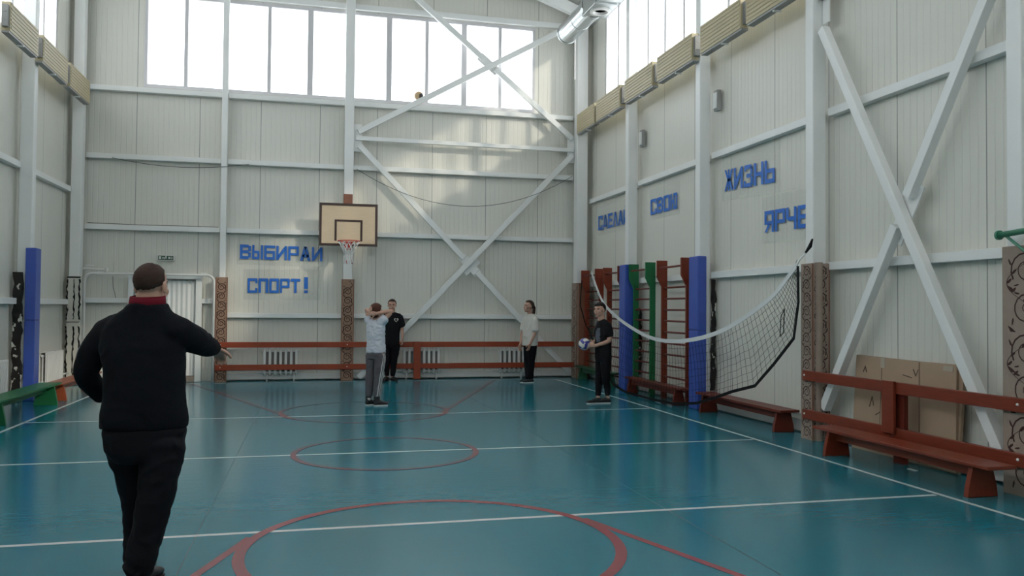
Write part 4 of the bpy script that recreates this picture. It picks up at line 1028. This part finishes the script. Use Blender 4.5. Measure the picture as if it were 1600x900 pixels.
# person with the volleyball, turned to the left
tF = (-.88, -.48, 0)
J = dict(F=tF, head=(-.022, -.01, 1.562), hF=(-.66, -.75, -.03), neck=(.028, 0, 1.395), hk=1.03, hair_m='hair_dark', hair=dict(thick=.017, nape=-.050, side=.004, front=.050),
  torso=[((.045, 0, .775), .160, .118), ((.045, 0, .83), .162, .120), ((.045, 0, .98), .160, .112), ((.045, 0, 1.12), .168, .115), ((.05, 0, 1.24), .172, .112), ((.048, 0, 1.32), .160, .098), ((.038, 0, 1.38), .09, .072)],
  armL=[(.105, -.16, 1.30), (.118, -.20, 1.055), (-.10, -.12, .965)], handL=((-.86, .25, .12), (-.25, .6, .1), -1, .28),
  armR=[(.0, .16, 1.30), (-.03, .19, 1.06), (-.175, .09, .97)], handR=((-.9, -.25, .1), (.1, -.7, .2), 1, .28),
  sleeveL=[((.085, -.13, 1.31), .072), ((.105, -.165, 1.23), .078), ((.112, -.18, 1.145), .080)],
  sleeveR=[((.01, .13, 1.31), .072), ((-.005, .165, 1.23), .078), ((-.015, .18, 1.15), .080)],
  legL=[(.07, -.08, .80), (.075, -.08, .45), (.125, -.02, .10)], footL=[(.165, -.02, 0), (-.10, -.07, 0)],
  legR=[(.02, .08, .80), (-.01, .06, .44), (-.035, .02, .10)], footR=[(.02, -.04, 0), (-.245, -.13, 0)],
  top_name='t_shirt', top_m='tee_black', wr=.006, seed=5, pelvis=[((.045, 0, .86), .15, .115), ((.045, 0, .78), .155, .12), ((.042, 0, .70), .135, .11)],
  pant_name='trousers', pant_m='trouser', pwr=.010,
  pantL=[((.075, -.07, .76), .092), ((.082, -.075, .60), .082), ((.078, -.075, .45), .066), ((.105, -.04, .28), .056), ((.122, -.02, .155), .046)],
  pantR=[((.02, .07, .76), .092), ((.005, .065, .60), .084), ((-.012, .055, .44), .068), ((-.025, .04, .28), .056), ((-.034, .02, .145), .046)],
  sole='sole', up_h=.088)
ob, tee, _ = person('person in black t-shirt with grey print, facing left and holding a volleyball', (4.73, 12.982, 0), J)
fr_ = Vector(tF).normalized(); sd = fr_.cross(V(0, 0, 1))
decal('chest_print', tee, [[V(.045, 0, 0) + sd * a_ + V(0, 0, z) for a_, z in ((x0, z0), (x0 + .01, z0), (x0 + .01, z0 + .01), (x0, z0 + .01))] for x0 in [-.10 + .01 * i for i in range(20)] for z0 in [1.02 + .01 * j for j in range(24)] if noise.noise(V(x0 * 16, z0 * 13, 2)) + .35 * noise.noise(V(x0 * 60, z0 * 60, 2)) + .75 - 1.2 * (abs(x0 + .005) / .1) ** 2 - ((z0 - 1.14) / .125) ** 4 > 0], -fr_, 'print')
# girl-length ponytail, cream t-shirt
def pony(mb, c, F, U, Rr, k):
    limb(mb, [c - F * .085 * k + U * .03 * k, c - F * .125 * k - U * .02 * k, c - F * .12 * k - U * .12 * k, c - F * .10 * k - U * .20 * k], (.03, .036, .034, .012), 10)
tF = (-.72, -.69, 0)
J = dict(F=tF, head=(.015, -.01, 1.612), hF=(-.86, -.50, .02), neck=(.055, 0, 1.445), hk=1.08, nr=.047, hair_m='hair_chest', hair=dict(thick=.014, nape=-.05, side=-.02, front=.07), hair_extra=pony,
  torso=[((.045, 0, .79), .185, .135), ((.045, 0, .85), .185, .135), ((.048, 0, 1.05), .175, .125), ((.052, 0, 1.22), .175, .122), ((.056, 0, 1.34), .172, .105), ((.058, 0, 1.41), .13, .082), ((.056, 0, 1.455), .075, .062)],
  armL=[(.165, -.12, 1.36), (.150, -.16, 1.06), (.045, -.19, .83)], handL=((-.25, -.1, -.95), (-.6, .5, 0), -1, .3),
  armR=[(-.05, .10, 1.36), (-.115, .09, 1.08), (-.155, .0, .82)], handR=((-.1, -.1, -.98), (.5, -.5, 0), 1, .3),
  sleeveL=[((.140, -.095, 1.35), .074), ((.160, -.13, 1.23), .078), ((.158, -.145, 1.12), .082)],
  sleeveR=[((-.03, .09, 1.35), .072), ((-.07, .10, 1.23), .076), ((-.09, .10, 1.12), .078)], arm_r=(.042, .036, .025),
  legL=[(.10, -.07, .80), (.075, -.06, .45), (.055, -.02, .10)], footL=[(.125, -.0, 0), (-.10, -.10, 0)],
  legR=[(.01, .07, .80), (.0, .06, .45), (.02, .06, .10)], footR=[(.07, .09, 0), (-.16, -.02, 0)],
  top_name='t_shirt', top_m='tee_cream', wr=.010, seed=8, pelvis=[((.05, 0, .86), .15, .115), ((.05, 0, .78), .155, .12), ((.05, 0, .70), .13, .11)],
  pant_name='trousers', pant_m='trouser', pwr=.008,
  pantL=[((.10, -.07, .76), .095), ((.09, -.065, .60), .086), ((.078, -.06, .45), .074), ((.07, -.04, .28), .068), ((.06, -.02, .12), .066)],
  pantR=[((.01, .07, .76), .095), ((.005, .065, .60), .088), ((.0, .06, .45), .076), ((.008, .06, .28), .068), ((.02, .06, .12), .064)],
  sole='sole', up_h=.085)
person('person with a ponytail in a cream t-shirt and black trousers, standing by the back rail', (4.479, 16.787, 0), J)
# person in black t-shirt facing the camera by the rail
tF = (.05, -1, 0)
J = dict(F=tF, head=(-.055, -.01, 1.615), hF=(.10, -1, -.05), neck=(-.05, 0, 1.455), hk=1.08, hair_m='hair_brown', hair=dict(thick=.012, nape=-.05, side=.0, front=.066),
  torso=[((-.05, 0, .78), .155, .115), ((-.05, 0, .84), .158, .118), ((-.05, 0, 1.0), .158, .112), ((-.048, 0, 1.2), .180, .115), ((-.046, 0, 1.33), .185, .102), ((-.046, 0, 1.41), .14, .082), ((-.05, 0, 1.465), .075, .065)],
  armR=[(-.215, 0, 1.38), (-.26, .02, 1.13), (-.265, -.03, .93)], handR=((0, -.1, -1), (1, .2, 0), 1, .3),
  armL=[(.125, 0, 1.38), (.155, .03, 1.13), (.175, -.01, .92)], handL=((.04, -.1, -1), (-1, .2, 0), -1, .3),
  sleeveR=[((-.19, 0, 1.37), .078), ((-.225, .01, 1.27), .082), ((-.24, .015, 1.19), .082)],
  sleeveL=[((.10, 0, 1.37), .078), ((.13, .01, 1.27), .082), ((.145, .015, 1.19), .082)],
  legR=[(-.14, 0, .80), (-.15, -.02, .45), (-.155, .03, .10)], footR=[(-.15, .08, 0), (-.20, -.18, 0)],
  legL=[(.03, 0, .80), (.0, -.03, .46), (-.03, .03, .10)], footL=[(-.045, .09, 0), (.07, -.15, 0)],
  top_name='t_shirt', top_m='tee_black', wr=.006, seed=11, pelvis=[((-.05, 0, .86), .15, .115), ((-.05, 0, .78), .158, .12), ((-.05, 0, .70), .14, .11)],
  pant_name='trousers', pant_m='trouser', pwr=.007,
  pantR=[((-.135, 0, .76), .092), ((-.14, -.01, .60), .082), ((-.15, -.02, .45), .068), ((-.155, .0, .28), .058), ((-.155, .03, .13), .052)],
  pantL=[((.03, 0, .76), .094), ((.018, -.015, .60), .086), ((.002, -.03, .46), .072), ((-.015, .0, .28), .062), ((-.03, .03, .13), .054)],
  sole='sole_black', up_h=.088)
_, tee, _ = person('person in black t-shirt with small white heart outline, facing the camera by the rail', (1.746, 17.60, 0), J)
hp = [(0, -.042), (-.045, .008), (-.04, .034), (-.02, .042), (0, .022), (.02, .042), (.04, .034), (.045, .008)]
hq = [(a_ * .62, b_ * .62) for a_, b_ in hp]
decal('heart_outline', tee, [[(.048 + hp[i][0], 0, 1.30 + hp[i][1]), (.048 + hp[(i + 1) % 8][0], 0, 1.30 + hp[(i + 1) % 8][1]), (.048 + hq[(i + 1) % 8][0], 0, 1.30 + hq[(i + 1) % 8][1]), (.048 + hq[i][0], 0, 1.30 + hq[i][1])] for i in range(8)], (0, 1, 0), 'tee_cream', .004)
# person in white t-shirt with hands behind the head
def bob(mb, c, F, U, Rr, k):
    mb.ell(c - F * .045 * k - U * .055 * k, (.070 * k, .058 * k, .055 * k), F, U, 18, 10)
tF = (.50, .86, 0)
J = dict(F=tF, head=(-.018, .01, 1.505), hF=(.45, .88, -.12), neck=(-.022, 0, 1.345), hk=1.06, hair_m='hair_red', hair=dict(thick=.016, nape=-.075, side=-.01, front=.06), hair_extra=bob,
  torso=[((-.015, 0, .85), .162, .118), ((-.015, 0, .92), .160, .118), ((-.018, 0, 1.05), .152, .110), ((-.02, 0, 1.18), .160, .110), ((-.024, 0, 1.28), .162, .100), ((-.024, 0, 1.34), .11, .08), ((-.022, 0, 1.375), .07, .06)],
  armR=[(.098, -.06, 1.36), (.225, -.03, 1.515), (.00, -.13, 1.475)], handR=((-1, -.02, .03), (.1, .9, 0), 1, .22),
  armL=[(-.135, .08, 1.37), (-.20, .17, 1.53), (-.13, -.03, 1.50)], handL=((.25, -.75, .35), (.8, .35, 0), -1, .2),
  sleeveR=[((.065, -.05, 1.335), .075), ((.11, -.06, 1.375), .072), ((.125, -.055, 1.395), .070)],
  sleeveL=[((-.115, .06, 1.33), .070), ((-.145, .09, 1.37), .068), ((-.16, .10, 1.40), .066)], arm_r=(.045, .038, .026),
  legR=[(.065, -.05, .86), (.030, -.05, .46), (.012, -.04, .10)], footR=[(-.03, -.06, 0), (.185, .02, 0)],
  legL=[(-.10, .04, .86), (-.105, .03, .46), (-.125, .02, .10)], footL=[(-.165, .0, 0), (.0, .15, 0)],
  top_name='t_shirt', top_m='tee_white', wr=.013, wf=(10, 10, 14), seed=14, pelvis=[((-.015, 0, .93), .12, .085), ((-.015, 0, .88), .146, .106), ((-.015, 0, .83), .155, .118), ((-.018, 0, .75), .14, .11)],
  pant_name='track_trousers', pant_m='grey', pwr=.009,
  pantR=[((.06, -.045, .80), .092), ((.052, -.05, .62), .080), ((.034, -.05, .46), .070), ((.02, -.045, .30), .064), ((.012, -.04, .165), .054)],
  pantL=[((-.095, .04, .80), .092), ((-.098, .035, .62), .078), ((-.108, .03, .46), .068), ((-.118, .025, .30), .064), ((-.125, .02, .165), .056)],
  sole='sole', up_h=.10, high=1, sock='sock')
_, tee, pn = person('person in white t-shirt and grey striped trousers, hands clasped behind the head', (1.041, 13.265, 0), J)
rs = Vector(tF).normalized().cross(V(0, 0, 1))
pol = []
for o_ in (-.028, 0, .028):
    f_ = Vector(tF).normalized() * (o_ - .012)
    pol += strip(dense([V(.10, -.05, .84) + f_, V(.06, -.05, .62) + f_, V(.040, -.05, .46) + f_, V(.025, -.045, .30) + f_, V(.012, -.04, .16) + f_], 8), Vector(tF).normalized(), .013)
decal('side_stripe', pn, pol, -rs, 'sock', .003)
# the volleyball held in the hands
bc = Vector((4.73, 12.982, .985)) + V(cy, -sy, 0) * -.272 + V(sy, cy, 0) * -.03
mb = MB(); n_b = 14
for ax in range(3):
    for sg in (-1, 1):
        o_ = len(mb.v)
        for i in range(n_b + 1):
            for j in range(n_b + 1):
                p = [0, 0, 0]; p[ax] = sg; p[(ax + 1) % 3] = math.tan((2 * i / n_b - 1) * pi / 4); p[(ax + 2) % 3] = math.tan((2 * j / n_b - 1) * pi / 4)
                d = Vector(p).normalized(); mb.v.append(bc + Matrix.Rotation(.5, 3, 'Z') @ Matrix.Rotation(.6, 3, 'X') @ d * .102)
        for i in range(n_b):
            for j in range(n_b):
                mb.f.append([o_ + i * (n_b + 1) + j, o_ + (i + 1) * (n_b + 1) + j, o_ + (i + 1) * (n_b + 1) + j + 1, o_ + i * (n_b + 1) + j + 1]); mb.m.append(1 if abs(j - 6.5) > 2.6 and (i + sg * 2) % 14 not in (0, 13) else 0)
o = thing('volleyball', 'blue and white volleyball held in both hands of the person facing left', 'ball', tuple(bc))
obj('ball_cover', mb, ['ball_white', 'ball_blue'], o, smooth=True)
